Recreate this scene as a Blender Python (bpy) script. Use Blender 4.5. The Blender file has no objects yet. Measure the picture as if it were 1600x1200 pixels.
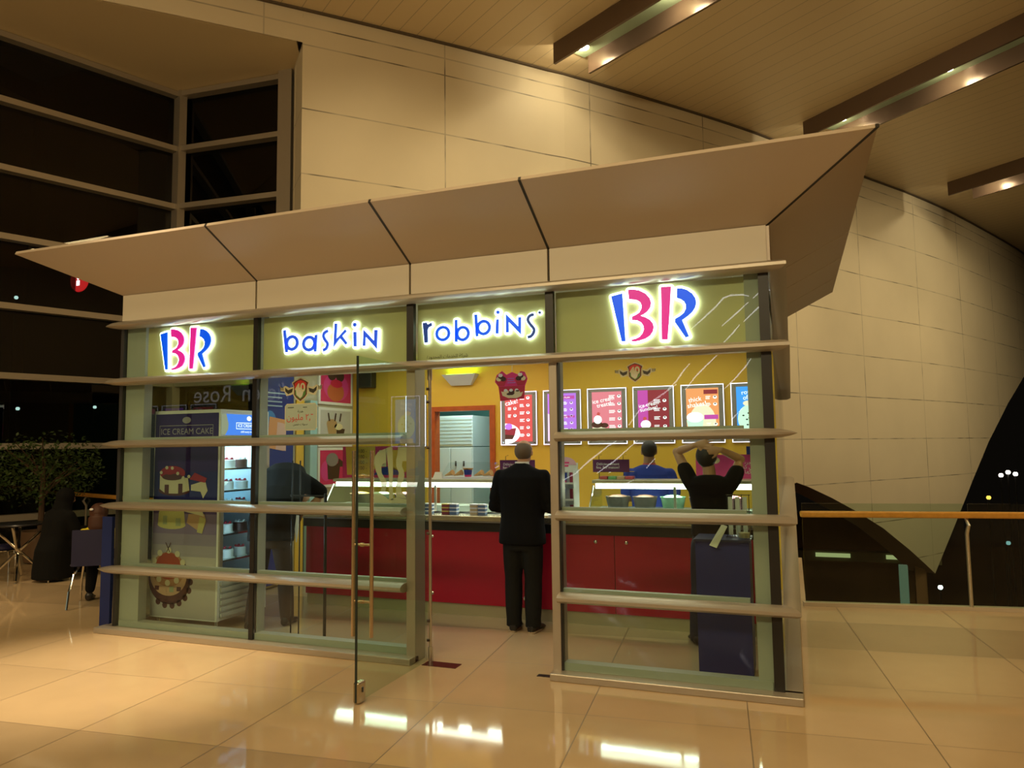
import bpy, bmesh, math, random
from mathutils import Vector, Matrix, Euler
random.seed(7)
SC = bpy.context.scene
C = SC.collection
# ------------------------------------------------------------------ camera
YAW, PITCH, ROLL, FPX = .3597, .0844, -.0122, 1153.1
cam = bpy.data.objects.new('camera', bpy.data.cameras.new('camera')); C.objects.link(cam); SC.camera = cam
cy, sy = math.cos(YAW), math.sin(YAW)
fwd = Vector((-sy*math.cos(PITCH), cy*math.cos(PITCH), math.sin(PITCH)))
r0 = Vector((cy, sy, 0)); u0 = r0.cross(fwd)
rr = r0*math.cos(ROLL)+u0*math.sin(ROLL); uu = -r0*math.sin(ROLL)+u0*math.cos(ROLL)
m = Matrix((rr, uu, -fwd)).transposed().to_4x4(); m.translation = Vector((5.7285, -5.0446, 1.6001))
cam.matrix_world = m
cam.data.sensor_fit = 'HORIZONTAL'; cam.data.sensor_width = 36; cam.data.lens = 36*FPX/1600
cam.data.clip_start = .05; cam.data.clip_end = 300
# ------------------------------------------------------------------ world, view, large lights
w = bpy.data.worlds.new('night'); SC.world = w; w.use_nodes = True
w.node_tree.nodes['Background'].inputs[0].default_value = (1, .8, .55, 1)
w.node_tree.nodes['Background'].inputs[1].default_value = .003
SC.view_settings.view_transform = 'Standard'; SC.view_settings.look = 'None'
SC.view_settings.gamma = 1; SC.view_settings.use_curve_mapping = False
SC.view_settings.exposure = -0.12
WARM = (1, .73, .35); WARM2 = (1, .78, .42); COOL = (.92, 1, .92)
def area(name, loc, rot, sx, sy_, power, col, spread=180):
    l = bpy.data.lights.new(name, 'AREA'); l.shape = 'RECTANGLE'; l.size = sx; l.size_y = sy_
    l.energy = power; l.color = col; l.spread = math.radians(spread)
    o = bpy.data.objects.new(name, l); C.objects.link(o); o.location = loc; o.rotation_euler = [math.radians(a) for a in rot]
    return o
def spot(name, loc, tgt, power, col, deg, blend=.6, rad=.08):
    l = bpy.data.lights.new(name, 'SPOT'); l.energy = power; l.color = col; l.spot_size = math.radians(deg); l.spot_blend = blend; l.shadow_soft_size = rad
    o = bpy.data.objects.new(name, l); C.objects.link(o); o.location = loc
    o.rotation_euler = (Vector(tgt)-Vector(loc)).to_track_quat('-Z', 'Y').to_euler(); return o
# downlights of the hall ceiling, in the trough rows, and added fill lights (most are out of frame, above and behind the camera)
area('hall_trough_light', (3.5, -4.5, 9.0), (0, 0, -30), 5, .5, 200, WARM)
area('hall_trough_light', (8.5, -6.5, 9.0), (0, 0, -30), 5, .5, 130, WARM)
area('hall_trough_light', (-2.5, -7.5, 9.0), (0, 0, -30), 5, .5, 240, WARM)
area('hall_trough_light', (9.5, 3.0, 9.0), (0, 0, -40), 4, .5, 130, WARM)
area('front_fill_light', (2.5, -11.5, 6.5), (68, 0, 0), 9, .8, 520, WARM2)  # unseen frontal fill, added so the fascia catches light
for k_ in range(5):
    spot('wall_fill_spot', (2.0+k_*1.5, 2.6+k_*.9, 8.95), (-.6+k_*2.2, 6.6+k_*2.8, 4.2), 340, WARM2, 80, 1.0, .1)  # unseen fills, added to brighten the curved wall
for k_ in range(4):
    spot('wall_fill_spot', (12.5+k_*1.4, 8+k_*2.6, 8.95), (7.0+k_*1.7, 15+k_*3.0, 3.8), 900, WARM2, 75, 1.0, .1)  # same added fill, aimed at the wall's far stretch
spot('floor_pool_spot', (.9, -1.7, 9.0), (.95, -1.0, 0), 4600, (1, .78, .48), 22, 1.0, .12)
spot('floor_pool_spot', (-3.0, -.6, 9.0), (-2.9, .2, 0), 1500, (1, .76, .44), 28, 1.0, .12)
spot('side_fill_spot', (10.5, -1.5, 9.0), (6.4, 2.0, 2.6), 500, WARM, 40, 1.0, .1)  # added fill from the right for the kiosk's side canopy
# shop interior
area('shop_ceiling_light', (1.6, 2.7, 2.72), (0, 0, 0), 2.4, 1.2, 20, (1, .93, .74))
area('shop_ceiling_light', (4.3, 2.7, 2.72), (0, 0, 0), 2.2, 1.2, 20, (1, .93, .74))
area('shop_ceiling_light', (3.0, .8, 2.72), (0, 0, 0), 4, .5, 12, (.9, 1, .88))
area('back_room_light', (1.8, 4.2, 2.6), (0, 0, 0), 1.2, .5, 26, (.60, .95, 1))

# ------------------------------------------------------------------ materials
_m = {}
def mat(name, col=(.5,.5,.5), rough=.5, metal=0, emis=None, es=0, spec=.5, noise=0, nscale=8, bump=0, coat=0):
    if name in _m: return _m[name]
    M_ = bpy.data.materials.new(name); M_.use_nodes = True; nt = M_.node_tree; b = nt.nodes['Principled BSDF']
    b.inputs['Base Color'].default_value = (*col, 1); b.inputs['Roughness'].default_value = rough
    b.inputs['Metallic'].default_value = metal; b.inputs['Specular IOR Level'].default_value = spec
    if coat: b.inputs['Coat Weight'].default_value = coat; b.inputs['Coat Roughness'].default_value = .08
    if emis: b.inputs['Emission Color'].default_value = (*emis, 1); b.inputs['Emission Strength'].default_value = es
    if noise or bump:
        tc = nt.nodes.new('ShaderNodeTexCoord'); n = nt.nodes.new('ShaderNodeTexNoise'); n.inputs['Scale'].default_value = nscale; n.inputs['Detail'].default_value = 5
        nt.links.new(tc.outputs['Object'], n.inputs['Vector'])
        if noise:
            r = nt.nodes.new('ShaderNodeMapRange'); r.inputs[1].default_value = .3; r.inputs[2].default_value = .7; r.inputs[3].default_value = 1-noise; r.inputs[4].default_value = 1+noise
            nt.links.new(n.outputs['Fac'], r.inputs[0])
            mx = nt.nodes.new('ShaderNodeVectorMath'); mx.operation = 'SCALE'; mx.inputs[0].default_value = col
            nt.links.new(r.outputs[0], mx.inputs['Scale']); nt.links.new(mx.outputs[0], b.inputs['Base Color'])
        if bump:
            bp = nt.nodes.new('ShaderNodeBump'); bp.inputs['Strength'].default_value = bump; bp.inputs['Distance'].default_value = .02
            nt.links.new(n.outputs['Fac'], bp.inputs['Height']); nt.links.new(bp.outputs[0], b.inputs['Normal'])
    _m[name] = M_; return M_
def emit(name, col, s): return mat(name, (.02,.02,.02), .6, 0, col, s)
def glass(name, tint=(.86,.95,.9), refl=1.0, rough=0.0):
    if name in _m: return _m[name]
    M_ = bpy.data.materials.new(name); M_.use_nodes = True; nt = M_.node_tree; nt.nodes.clear()
    out = nt.nodes.new('ShaderNodeOutputMaterial'); mix = nt.nodes.new('ShaderNodeMixShader'); tr = nt.nodes.new('ShaderNodeBsdfTransparent'); gl = nt.nodes.new('ShaderNodeBsdfGlossy')
    tr.inputs[0].default_value = (*tint, 1); gl.inputs['Roughness'].default_value = rough
    fr = nt.nodes.new('ShaderNodeFresnel'); fr.inputs[0].default_value = 1.52
    ge = nt.nodes.new('ShaderNodeNewGeometry'); inv = nt.nodes.new('ShaderNodeMath'); inv.operation = 'SUBTRACT'; inv.inputs[0].default_value = 1
    mu = nt.nodes.new('ShaderNodeMath'); mu.operation = 'MULTIPLY'; m2 = nt.nodes.new('ShaderNodeMath'); m2.operation = 'MULTIPLY'; m2.inputs[1].default_value = refl
    nt.links.new(ge.outputs['Backfacing'], inv.inputs[1]); nt.links.new(fr.outputs[0], mu.inputs[0]); nt.links.new(inv.outputs[0], mu.inputs[1]); nt.links.new(mu.outputs[0], m2.inputs[0])
    nt.links.new(m2.outputs[0], mix.inputs[0]); nt.links.new(tr.outputs[0], mix.inputs[1]); nt.links.new(gl.outputs[0], mix.inputs[2]); nt.links.new(mix.outputs[0], out.inputs[0])
    _m[name] = M_; return M_
def nodes_mat(name):
    M_ = bpy.data.materials.new(name); M_.use_nodes = True; _m[name] = M_; return M_, M_.node_tree, M_.node_tree.nodes['Principled BSDF']
def math_(nt, op, a, b=None):
    n = nt.nodes.new('ShaderNodeMath'); n.operation = op
    for i, v in enumerate((a, b)):
        if v is None: continue
        if isinstance(v, (int, float)): n.inputs[i].default_value = v
        else: nt.links.new(v, n.inputs[i])
    return n.outputs[0]
def line_mask(nt, coord, off, pitch, half):
    """1 on thin joints at off + k*pitch"""
    a = math_(nt, 'SUBTRACT', coord, off); a = math_(nt, 'DIVIDE', a, pitch); a = math_(nt, 'FRACT', a)
    a = math_(nt, 'SUBTRACT', a, .5); a = math_(nt, 'ABSOLUTE', a); a = math_(nt, 'SUBTRACT', .5, a); a = math_(nt, 'MULTIPLY', a, pitch)
    return math_(nt, 'LESS_THAN', a, half)

def floor_material():
    M_, nt, b = nodes_mat('polished_tile')
    tc = nt.nodes.new('ShaderNodeTexCoord'); mp = nt.nodes.new('ShaderNodeMapping'); mp.vector_type = 'POINT'
    mp.inputs['Rotation'].default_value = (0, 0, -math.radians(5.0))
    nt.links.new(tc.outputs['Object'], mp.inputs[0]); s = nt.nodes.new('ShaderNodeSeparateXYZ'); nt.links.new(mp.outputs[0], s.inputs[0])
    U, V = s.outputs[0], s.outputs[1]
    j = math_(nt, 'MAXIMUM', line_mask(nt, U, 3.515, .93, .0035), line_mask(nt, V, -1.96, .93, .0025))
    # tone of each tile and of each marble course
    cu = math_(nt, 'FLOOR', math_(nt, 'DIVIDE', math_(nt, 'SUBTRACT', U, 3.515), .93)); cv = math_(nt, 'FLOOR', math_(nt, 'DIVIDE', math_(nt, 'SUBTRACT', V, -1.96), .93))
    cc = nt.nodes.new('ShaderNodeCombineXYZ'); nt.links.new(cu, cc.inputs[0]); nt.links.new(cv, cc.inputs[1])
    wn = nt.nodes.new('ShaderNodeTexWhiteNoise'); nt.links.new(cc.outputs[0], wn.inputs[0])
    t1 = nt.nodes.new('ShaderNodeMapRange'); t1.inputs[3].default_value = .94; t1.inputs[4].default_value = 1.04; nt.links.new(wn.outputs[0], t1.inputs[0])
    no = nt.nodes.new('ShaderNodeTexNoise'); no.inputs['Scale'].default_value = 1.6; no.inputs['Detail'].default_value = 7; nt.links.new(tc.outputs['Object'], no.inputs[0])
    t2 = nt.nodes.new('ShaderNodeMapRange'); t2.inputs[1].default_value = .3; t2.inputs[2].default_value = .7; t2.inputs[3].default_value = .93; t2.inputs[4].default_value = 1.05; nt.links.new(no.outputs[0], t2.inputs[0])
    rowd = math_(nt, 'MAXIMUM', math_(nt, 'LESS_THAN', cv, -.5), math_(nt, 'COMPARE', cv, 3.0)); nt.nodes[-1].inputs[2].default_value = .2
    rd = math_(nt, 'SUBTRACT', 1, math_(nt, 'MULTIPLY', rowd, .22))
    f = math_(nt, 'MULTIPLY', math_(nt, 'MULTIPLY', t1.outputs[0], t2.outputs[0]), rd)
    f = math_(nt, 'MULTIPLY', f, math_(nt, 'SUBTRACT', 1, math_(nt, 'MULTIPLY', j, .6)))
    vm = nt.nodes.new('ShaderNodeVectorMath'); vm.operation = 'SCALE'; vm.inputs[0].default_value = (.58, .43, .26); nt.links.new(f, vm.inputs['Scale'])
    nt.links.new(vm.outputs[0], b.inputs['Base Color']); b.inputs['Roughness'].default_value = .07; b.inputs['Specular IOR Level'].default_value = .55
    rg = math_(nt, 'ADD', math_(nt, 'MULTIPLY', j, .4), .06); nt.links.new(rg, b.inputs['Roughness'])
    return M_
def panel_wall_material():
    M_, nt, b = nodes_mat('wall_panel')
    uv = nt.nodes.new('ShaderNodeUVMap'); uv.uv_map = 'UVMap'; s = nt.nodes.new('ShaderNodeSeparateXYZ'); nt.links.new(uv.outputs[0], s.inputs[0])
    S, Z = s.outputs[0], s.outputs[1]
    j = math_(nt, 'MAXIMUM', line_mask(nt, S, 2.6, 3.24, .012), math_(nt, 'MULTIPLY', line_mask(nt, Z, 1.69, 1.14, .011), math_(nt, "LESS_THAN", Z, 8.65)))
    top = math_(nt, 'COMPARE', Z, 8.86); nt.nodes[-1].inputs[2].default_value = .012; j = math_(nt, 'MAXIMUM', j, top)
    no = nt.nodes.new('ShaderNodeTexNoise'); no.inputs['Scale'].default_value = .9; no.inputs['Detail'].default_value = 3; nt.links.new(uv.outputs[0], no.inputs[0])
    n2 = nt.nodes.new('ShaderNodeTexNoise'); n2.inputs['Scale'].default_value = 1.3; nt.links.new(uv.outputs[0], n2.inputs[0])
    dirt = nt.nodes.new('ShaderNodeMapRange'); dirt.inputs[1].default_value = .45; dirt.inputs[2].default_value = .62; dirt.inputs[3].default_value = .25; dirt.inputs[4].default_value = .75; nt.links.new(n2.outputs[0], dirt.inputs[0])
    t = nt.nodes.new('ShaderNodeMapRange'); t.inputs[3].default_value = .93; t.inputs[4].default_value = 1.06; nt.links.new(no.outputs[0], t.inputs[0])
    f = math_(nt, 'MULTIPLY', t.outputs[0], math_(nt, 'SUBTRACT', 1, math_(nt, 'MULTIPLY', j, dirt.outputs[0])))
    vm = nt.nodes.new('ShaderNodeVectorMath'); vm.operation = 'SCALE'; vm.inputs[0].default_value = (.74, .65, .48); nt.links.new(f, vm.inputs['Scale'])
    nt.links.new(vm.outputs[0], b.inputs['Base Color']); b.inputs['Roughness'].default_value = .55
    return M_
def plank_ceiling_material():
    M_, nt, b = nodes_mat('plank_ceiling')
    tc = nt.nodes.new('ShaderNodeTexCoord'); mp = nt.nodes.new('ShaderNodeMapping'); mp.inputs['Rotation'].default_value = (0, 0, math.radians(35)); nt.links.new(tc.outputs['Object'], mp.inputs[0])
    s = nt.nodes.new('ShaderNodeSeparateXYZ'); nt.links.new(mp.outputs[0], s.inputs[0])
    j = line_mask(nt, s.outputs[1], 0, .34, .008)
    f = math_(nt, 'SUBTRACT', 1, math_(nt, 'MULTIPLY', j, .35))
    vm = nt.nodes.new('ShaderNodeVectorMath'); vm.operation = 'SCALE'; vm.inputs[0].default_value = (.74, .60, .38); nt.links.new(f, vm.inputs['Scale'])
    nt.links.new(vm.outputs[0], b.inputs['Base Color']); b.inputs['Roughness'].default_value = .38
    return M_
M_floor = floor_material(); M_wall = panel_wall_material(); M_ceil = plank_ceiling_material()
M_soffit = mat('soffit_paint', (.76, .62, .38), .7)
M_alu = mat('champagne_aluminium', (.46, .41, .34), .36, .55)
M_post = mat('grey_painted_post', (.40, .40, .36), .5)
M_fascia = mat('fascia_panel', (.74, .68, .56), .42)
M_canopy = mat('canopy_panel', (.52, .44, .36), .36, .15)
M_black = mat('black_gasket', (.012, .011, .010), .4)
M_blackglass = mat('night_glass', (.006, .006, .006), .06)
M_steel = mat('brushed_steel', (.62, .58, .50), .28, .9)
M_chrome = mat('chrome', (.8, .78, .74), .1, 1)
M_glass = glass('clear_glass', (.88, .95, .91))
M_dglass = glass('door_glass', (.84, .93, .88))
M_bglass = glass('balustrade_glass', (.82, .90, .84))
M_cglass = glass('case_glass', (.90, .97, .94))
M_wood = mat('orange_wood', (.62, .30, .05), .25, noise=.1, nscale=20)
M_yellow = mat('yellow_paint', (.80, .49, .045), .55)
M_red = mat('red_laminate', (.40, .008, .032), .25)
M_blackst = mat('black_stone', (.02, .02, .022), .18)
M_kick = mat('kick_steel', (.52, .47, .30), .4, .5)
M_orange = mat('orange_timber_frame', (.50, .10, .015), .4, noise=.12, nscale=12)
M_teal = mat('teal_wall', (.10, .28, .28), .6)
M_white = mat('white_enamel', (.80, .82, .80), .35)
M_blue = mat('royal_blue', (.010, .030, .25), .45)
M_navy = mat('navy_board', (.010, .016, .15), .45)
M_pink = mat('magenta', (.75, .03, .22), .5)
M_skin = mat('skin', (.50, .27, .15), .5)
M_skin2 = mat('skin_tan', (.42, .22, .12), .5)
M_hair = mat('dark_hair', (.012, .008, .006), .55)
M_suit = mat('black_suit_cloth', (.004, .004, .005), .9, spec=.2)
M_trou = mat('charcoal_trouser_cloth', (.011, .011, .010), .85, spec=.2)
M_shirtw = mat('white_shirt', (.75, .75, .72), .7)
M_shoe = mat('black_leather', (.012, .01, .009), .35)
M_sole = mat('tan_sole', (.4, .3, .18), .6)
M_polo = mat('blue_polo', (.008, .035, .30), .8)
M_coral = mat('coral_collar', (.6, .10, .09), .8)
M_tee = mat('black_tee', (.005, .005, .005), .9, spec=.2)
M_jean = mat('dark_jeans', (.01, .012, .03), .85)
M_brown = mat('brown_trousers', (.035, .020, .014), .85)

# ------------------------------------------------------------------ mesh helpers
def wm(o):
    if o is None: return Matrix()
    return wm(o.parent) @ o.matrix_basis
class B:
    def __init__(s): s.bm = bmesh.new(); s.mi = 0
    def _add(s, vs, fs):
        v = [s.bm.verts.new(p) for p in vs]
        for f in fs:
            try: fc = s.bm.faces.new([v[i] for i in f]); fc.material_index = s.mi
            except ValueError: pass
        return s
    def mat(s, i): s.mi = i; return s
    def box(s, x0, x1, y0, y1, z0, z1, bev=0, M=None):
        vs = [Vector((x, y, z)) for x in (x0, x1) for y in (y0, y1) for z in (z0, z1)]
        if M: vs = [M @ p for p in vs]
        if bev:
            t = bmesh.new(); v = [t.verts.new(p) for p in vs]
            for f in ((0,1,3,2),(4,6,7,5),(0,4,5,1),(2,3,7,6),(0,2,6,4),(1,5,7,3)): t.faces.new([v[i] for i in f])
            bmesh.ops.bevel(t, geom=list(t.edges), offset=bev, segments=2, affect='EDGES', profile=.6)
            t.verts.index_update(); s._add([q.co.copy() for q in t.verts], [[q.index for q in f.verts] for f in t.faces]); t.free(); return s
        return s._add(vs, ((0,1,3,2),(4,6,7,5),(0,4,5,1),(2,3,7,6),(0,2,6,4),(1,5,7,3)))
    def rings(s, R, cap=True, close=True):
        n = len(R[0]); vs = [p for r in R for p in r]; fs = []
        for i in range(len(R)-1):
            for j in range(n if close else n-1):
                k = (j+1) % n; fs.append((i*n+j, i*n+k, (i+1)*n+k, (i+1)*n+j))
        if cap: fs.append(tuple(range(n))[::-1]); fs.append(tuple(range((len(R)-1)*n, len(R)*n)))
        return s._add(vs, fs)
    def tube(s, pts, r, n=10, ry=None, up=None):
        pts = [Vector(p) for p in pts]; R = []
        for i, p in enumerate(pts):
            d = (pts[min(i+1, len(pts)-1)]-pts[max(i-1, 0)]).normalized()
            a = Vector(up) if up else (Vector((0, 0, 1)) if abs(d.z) < .9 else Vector((1, 0, 0)))
            x = d.cross(a).normalized(); y = x.cross(d).normalized()
            q = r[i] if isinstance(r, (list, tuple)) else r; q2 = (ry[i] if isinstance(ry, (list, tuple)) else ry) if ry else q
            R.append([p + x*q*math.cos(2*math.pi*k/n) + y*q2*math.sin(2*math.pi*k/n) for k in range(n)])
        return s.rings(R)
    def lathe(s, c, prof, n=20, M=None):
        R = [[Vector((c[0]+r*math.cos(2*math.pi*k/n), c[1]+r*math.sin(2*math.pi*k/n), c[2]+z)) for k in range(n)] for r, z in prof]
        if M: R = [[M @ p for p in q] for q in R]
        return s.rings(R)
    def prism(s, poly, f, d):
        """poly 2d -> f(u,v) 3d; extruded by vector d"""
        a = [Vector(f(*p)) for p in poly]; n = len(a); d = Vector(d)
        s._add(a + [p+d for p in a], [tuple(range(n)), tuple(range(n, 2*n))[::-1]] + [(i, n+i, n+(i+1) % n, (i+1) % n) for i in range(n)]); return s
    def ball(s, c, r, n=12, sc=(1,1,1)):
        c = Vector(c); R = []
        for i in range(1, n//2+1):
            t = math.pi*i/(n//2+1)
            R.append([c+Vector((r*sc[0]*math.sin(t)*math.cos(2*math.pi*k/n), r*sc[1]*math.sin(t)*math.sin(2*math.pi*k/n), r*sc[2]*math.cos(t))) for k in range(n)])
        return s.rings(R)
    def build(s, name, mats, parent=None, smooth=False, world=True, bevel=0, fix=True):
        if fix: bmesh.ops.recalc_face_normals(s.bm, faces=s.bm.faces)
        me = bpy.data.meshes.new(name)
        if parent and world: s.bm.transform(wm(parent).inverted())
        s.bm.to_mesh(me); s.bm.free()
        for q in (mats if isinstance(mats, (list, tuple)) else [mats]): me.materials.append(q)
        if smooth:
            me.polygons.foreach_set('use_smooth', [True]*len(me.polygons))
            try: me.set_sharp_from_angle(angle=math.radians(40))
            except Exception: pass
        o = bpy.data.objects.new(name, me); C.objects.link(o); o.parent = parent
        if bevel:
            bv = o.modifiers.new('bevel', 'BEVEL'); bv.width = bevel; bv.segments = 2; bv.limit_method = 'ANGLE'
        return o
def empty(name, label, cat, loc=(0,0,0), rz=0, group=None):
    o = bpy.data.objects.new(name, None); C.objects.link(o); o.location = loc; o.rotation_euler = (0, 0, rz); o.empty_display_size = .1
    return tag(o, label, cat, group)
def tag(o, label, cat, group=None, kind=None):
    if label: o['label'] = label
    if cat: o['category'] = cat
    if group: o['group'] = group
    if kind: o['kind'] = kind
    return o
def struct(o): o['kind'] = 'structure'; return o
def dup(root, loc, rz=None, label=None, group=None):
    r = root.copy(); C.objects.link(r); r.location = loc
    if rz is not None: r.rotation_euler = (0, 0, rz)
    if label: r['label'] = label
    if group: r['group'] = group
    for ch in list(root.children):
        c = ch.copy(); C.objects.link(c); c.parent = r
        for g in list(ch.children):
            d = g.copy(); C.objects.link(d); d.parent = c
    return r
def box(name, m_, x0, x1, y0, y1, z0, z1, parent=None, bev=0):
    return B().box(x0, x1, y0, y1, z0, z1).build(name, m_, parent, bevel=bev)
def text_mesh(body, size=.1, extrude=.001, align='CENTER', shear=0, offset=0):
    cu = bpy.data.curves.new('t', 'FONT'); cu.body = body; cu.size = size; cu.extrude = extrude; cu.align_x = align; cu.align_y = 'CENTER'; cu.shear = shear; cu.offset = offset; cu.resolution_u = 3
    o = bpy.data.objects.new('t', cu); C.objects.link(o)
    dg = bpy.context.evaluated_depsgraph_get(); me = bpy.data.meshes.new_from_object(o.evaluated_get(dg))
    C.objects.unlink(o); bpy.data.objects.remove(o); bpy.data.curves.remove(cu)
    vs = [v.co.copy() for v in me.vertices]; fs = [tuple(p.vertices) for p in me.polygons]; bpy.data.meshes.remove(me)
    return vs, fs
class Art:
    """flat printed artwork on a plane: thin layers, each shape its own colour"""
    def __init__(s, o, xd, up): s.o = Vector(o); s.x = Vector(xd); s.u = Vector(up); s.n = s.x.cross(s.u); s.b = B(); s.mats = []; s.k = 0
    def _m(s, m_):
        if m_ not in s.mats: s.mats.append(m_)
        s.b.mat(s.mats.index(m_))
    def P(s, u, v, h): return s.o + s.x*u + s.u*v + s.n*h
    def poly(s, m_, pts, layer=1):
        s._m(m_); s.b._add([s.P(u, v, .0012*layer) for u, v in pts], [tuple(range(len(pts)))]); return s
    def rect(s, m_, u0, v0, u1, v1, layer=1): return s.poly(m_, [(u0, v0), (u1, v0), (u1, v1), (u0, v1)], layer)
    def ell(s, m_, cu, cv, ru, rv, layer=1, n=20, a0=0, a1=360):
        return s.poly(m_, [(cu+ru*math.cos(math.radians(a0+(a1-a0)*i/n)), cv+rv*math.sin(math.radians(a0+(a1-a0)*i/n))) for i in range(n if a1-a0 == 360 else n+1)], layer)
    def frame(s, m_, u0, v0, u1, v1, t, layer=1):
        s.rect(m_, u0, v0, u1, v0+t, layer); s.rect(m_, u0, v1-t, u1, v1, layer); s.rect(m_, u0, v0, u0+t, v1, layer); s.rect(m_, u1-t, v0, u1, v1, layer); return s
    def line(s, m_, pts, t, layer=1):
        for (a, b), (c, d) in zip(pts, pts[1:]):
            L = math.hypot(c-a, d-b) or 1; px, py = -(d-b)/L*t/2, (c-a)/L*t/2
            s.poly(m_, [(a+px, b+py), (c+px, d+py), (c-px, d-py), (a-px, b-py)][::-1], layer)
        return s
    def text(s, m_, body, cu, cv, size, layer=2, rot=0, align='CENTER', sx=1, shear=0, offset=0):
        vs, fs = text_mesh(body, size, 0, align, shear, offset); s._m(m_); ca, sa = math.cos(math.radians(rot)), math.sin(math.radians(rot))
        s.b._add([s.P(cu+(v.x*sx*ca-v.y*sa), cv+(v.x*sx*sa+v.y*ca), .0012*layer) for v in vs], fs); return s
    def lines(s, m_, u0, v0, w_, n, dv, h, layer=2):
        for i in range(n): s.rect(m_, u0, v0-i*dv, u0+w_*(.7+.3*random.random()), v0-i*dv+h, layer)
        return s
    def build(s, name, parent=None): return s.b.build(name, s.mats, parent, fix=False)
def remeshed(bm_b, name, m_, parent, voxel=.012, smooth=4, world=False):
    o = bm_b.build(name, m_, None, world=False, fix=True)
    r = o.modifiers.new('r', 'REMESH'); r.mode = 'VOXEL'; r.voxel_size = voxel; r.use_smooth_shade = True
    s_ = o.modifiers.new('s', 'SMOOTH'); s_.factor = .6; s_.iterations = smooth
    dg = bpy.context.evaluated_depsgraph_get(); me = bpy.data.meshes.new_from_object(o.evaluated_get(dg))
    me.polygons.foreach_set('use_smooth', [True]*len(me.polygons))
    if not me.materials: me.materials.append(m_)
    bpy.data.objects.remove(o); o = bpy.data.objects.new(name, me); C.objects.link(o); o.parent = parent; return o

# ================================================================== THE HALL
def K(x, y): return (x, y)
# --- floor slab
fl = [(-13, -15), (15, -15), (15, 4.44), (5.8, 2.97), (5.8, 6.2), (-1.2, 6.2), (-1.2, 2.62), (-7.4, 4.75), (-13, 4.75)]
b = B().prism(fl, lambda x, y: (x, y, -.35), (0, 0, .35)); struct(b.build('floor', M_floor))
# lower storey far below
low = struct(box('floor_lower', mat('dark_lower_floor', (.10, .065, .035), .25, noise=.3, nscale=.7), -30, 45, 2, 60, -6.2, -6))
# --- main curved wall
W_PTS = [(-7.55, -.15), (-5.7, 1.45), (-3.906, 2.991), (-1.84, 5.07), (-.01, 7.0), (1.46, 8.64), (2.04, 9.30), (5.0, 13.1), (7.79, 17.44), (9.49, 19.97), (11.31, 23.05), (14.5, 29.1), (16.2, 33)]
def spline(pts, n=14):
    out = []
    P = [Vector((*p, 0)) for p in pts]; P = [P[0]*2-P[1]]+P+[P[-1]*2-P[-2]]
    for i in range(1, len(P)-2):
        for k in range(n):
            t = k/n; a, b_, c_, d = P[i-1], P[i], P[i+1], P[i+2]
            out.append(.5*((2*b_)+(c_-a)*t+(2*a-5*b_+4*c_-d)*t*t+(3*b_-a-3*c_+d)*t**3))
    out.append(P[-2].copy()); return out
WC = spline(W_PTS); SS = [0]
for a, b_ in zip(WC, WC[1:]): SS.append(SS[-1]+(b_-a).length)
i0 = 14*3; S0 = SS[i0]; SS = [s-S0 for s in SS]      # s = 0 at the wall's left end (-1.84, 5.07)
def WP(s_):
    s_ = max(SS[0], min(SS[-1], s_))
    for i in range(len(SS)-1):
        if SS[i] <= s_ <= SS[i+1]:
            t = (s_-SS[i])/(SS[i+1]-SS[i]); p = WC[i].lerp(WC[i+1], t); d = (WC[i+1]-WC[i]).normalized(); return p, Vector((d.y, -d.x, 0))
CEIL = 9.15
ARCH = [(8.8, -6), (9.6, -3.4), (10.5, -1), (11.0, -.15), (11.42, .36), (11.7, .58), (12.02, .64), (12.5, .52), (13.57, .19), (14.8, -.24), (16.09, -.76), (17.39, -1.44), (18.86, -2.28), (19.77, -1.51), (20.87, -.62), (22.12, .33), (23.91, 1.57), (26.34, 2.95), (28.6, 4.02), (33, 5.6), (40, 7)]
def zb(s_):
    if s_ < 0: return 8.56
    if s_ <= ARCH[0][0]: return -6
    for (a, p), (b_, q) in zip(ARCH, ARCH[1:]):
        if a <= s_ <= b_: return p+(q-p)*(s_-a)/(b_-a)
    return 7
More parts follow.
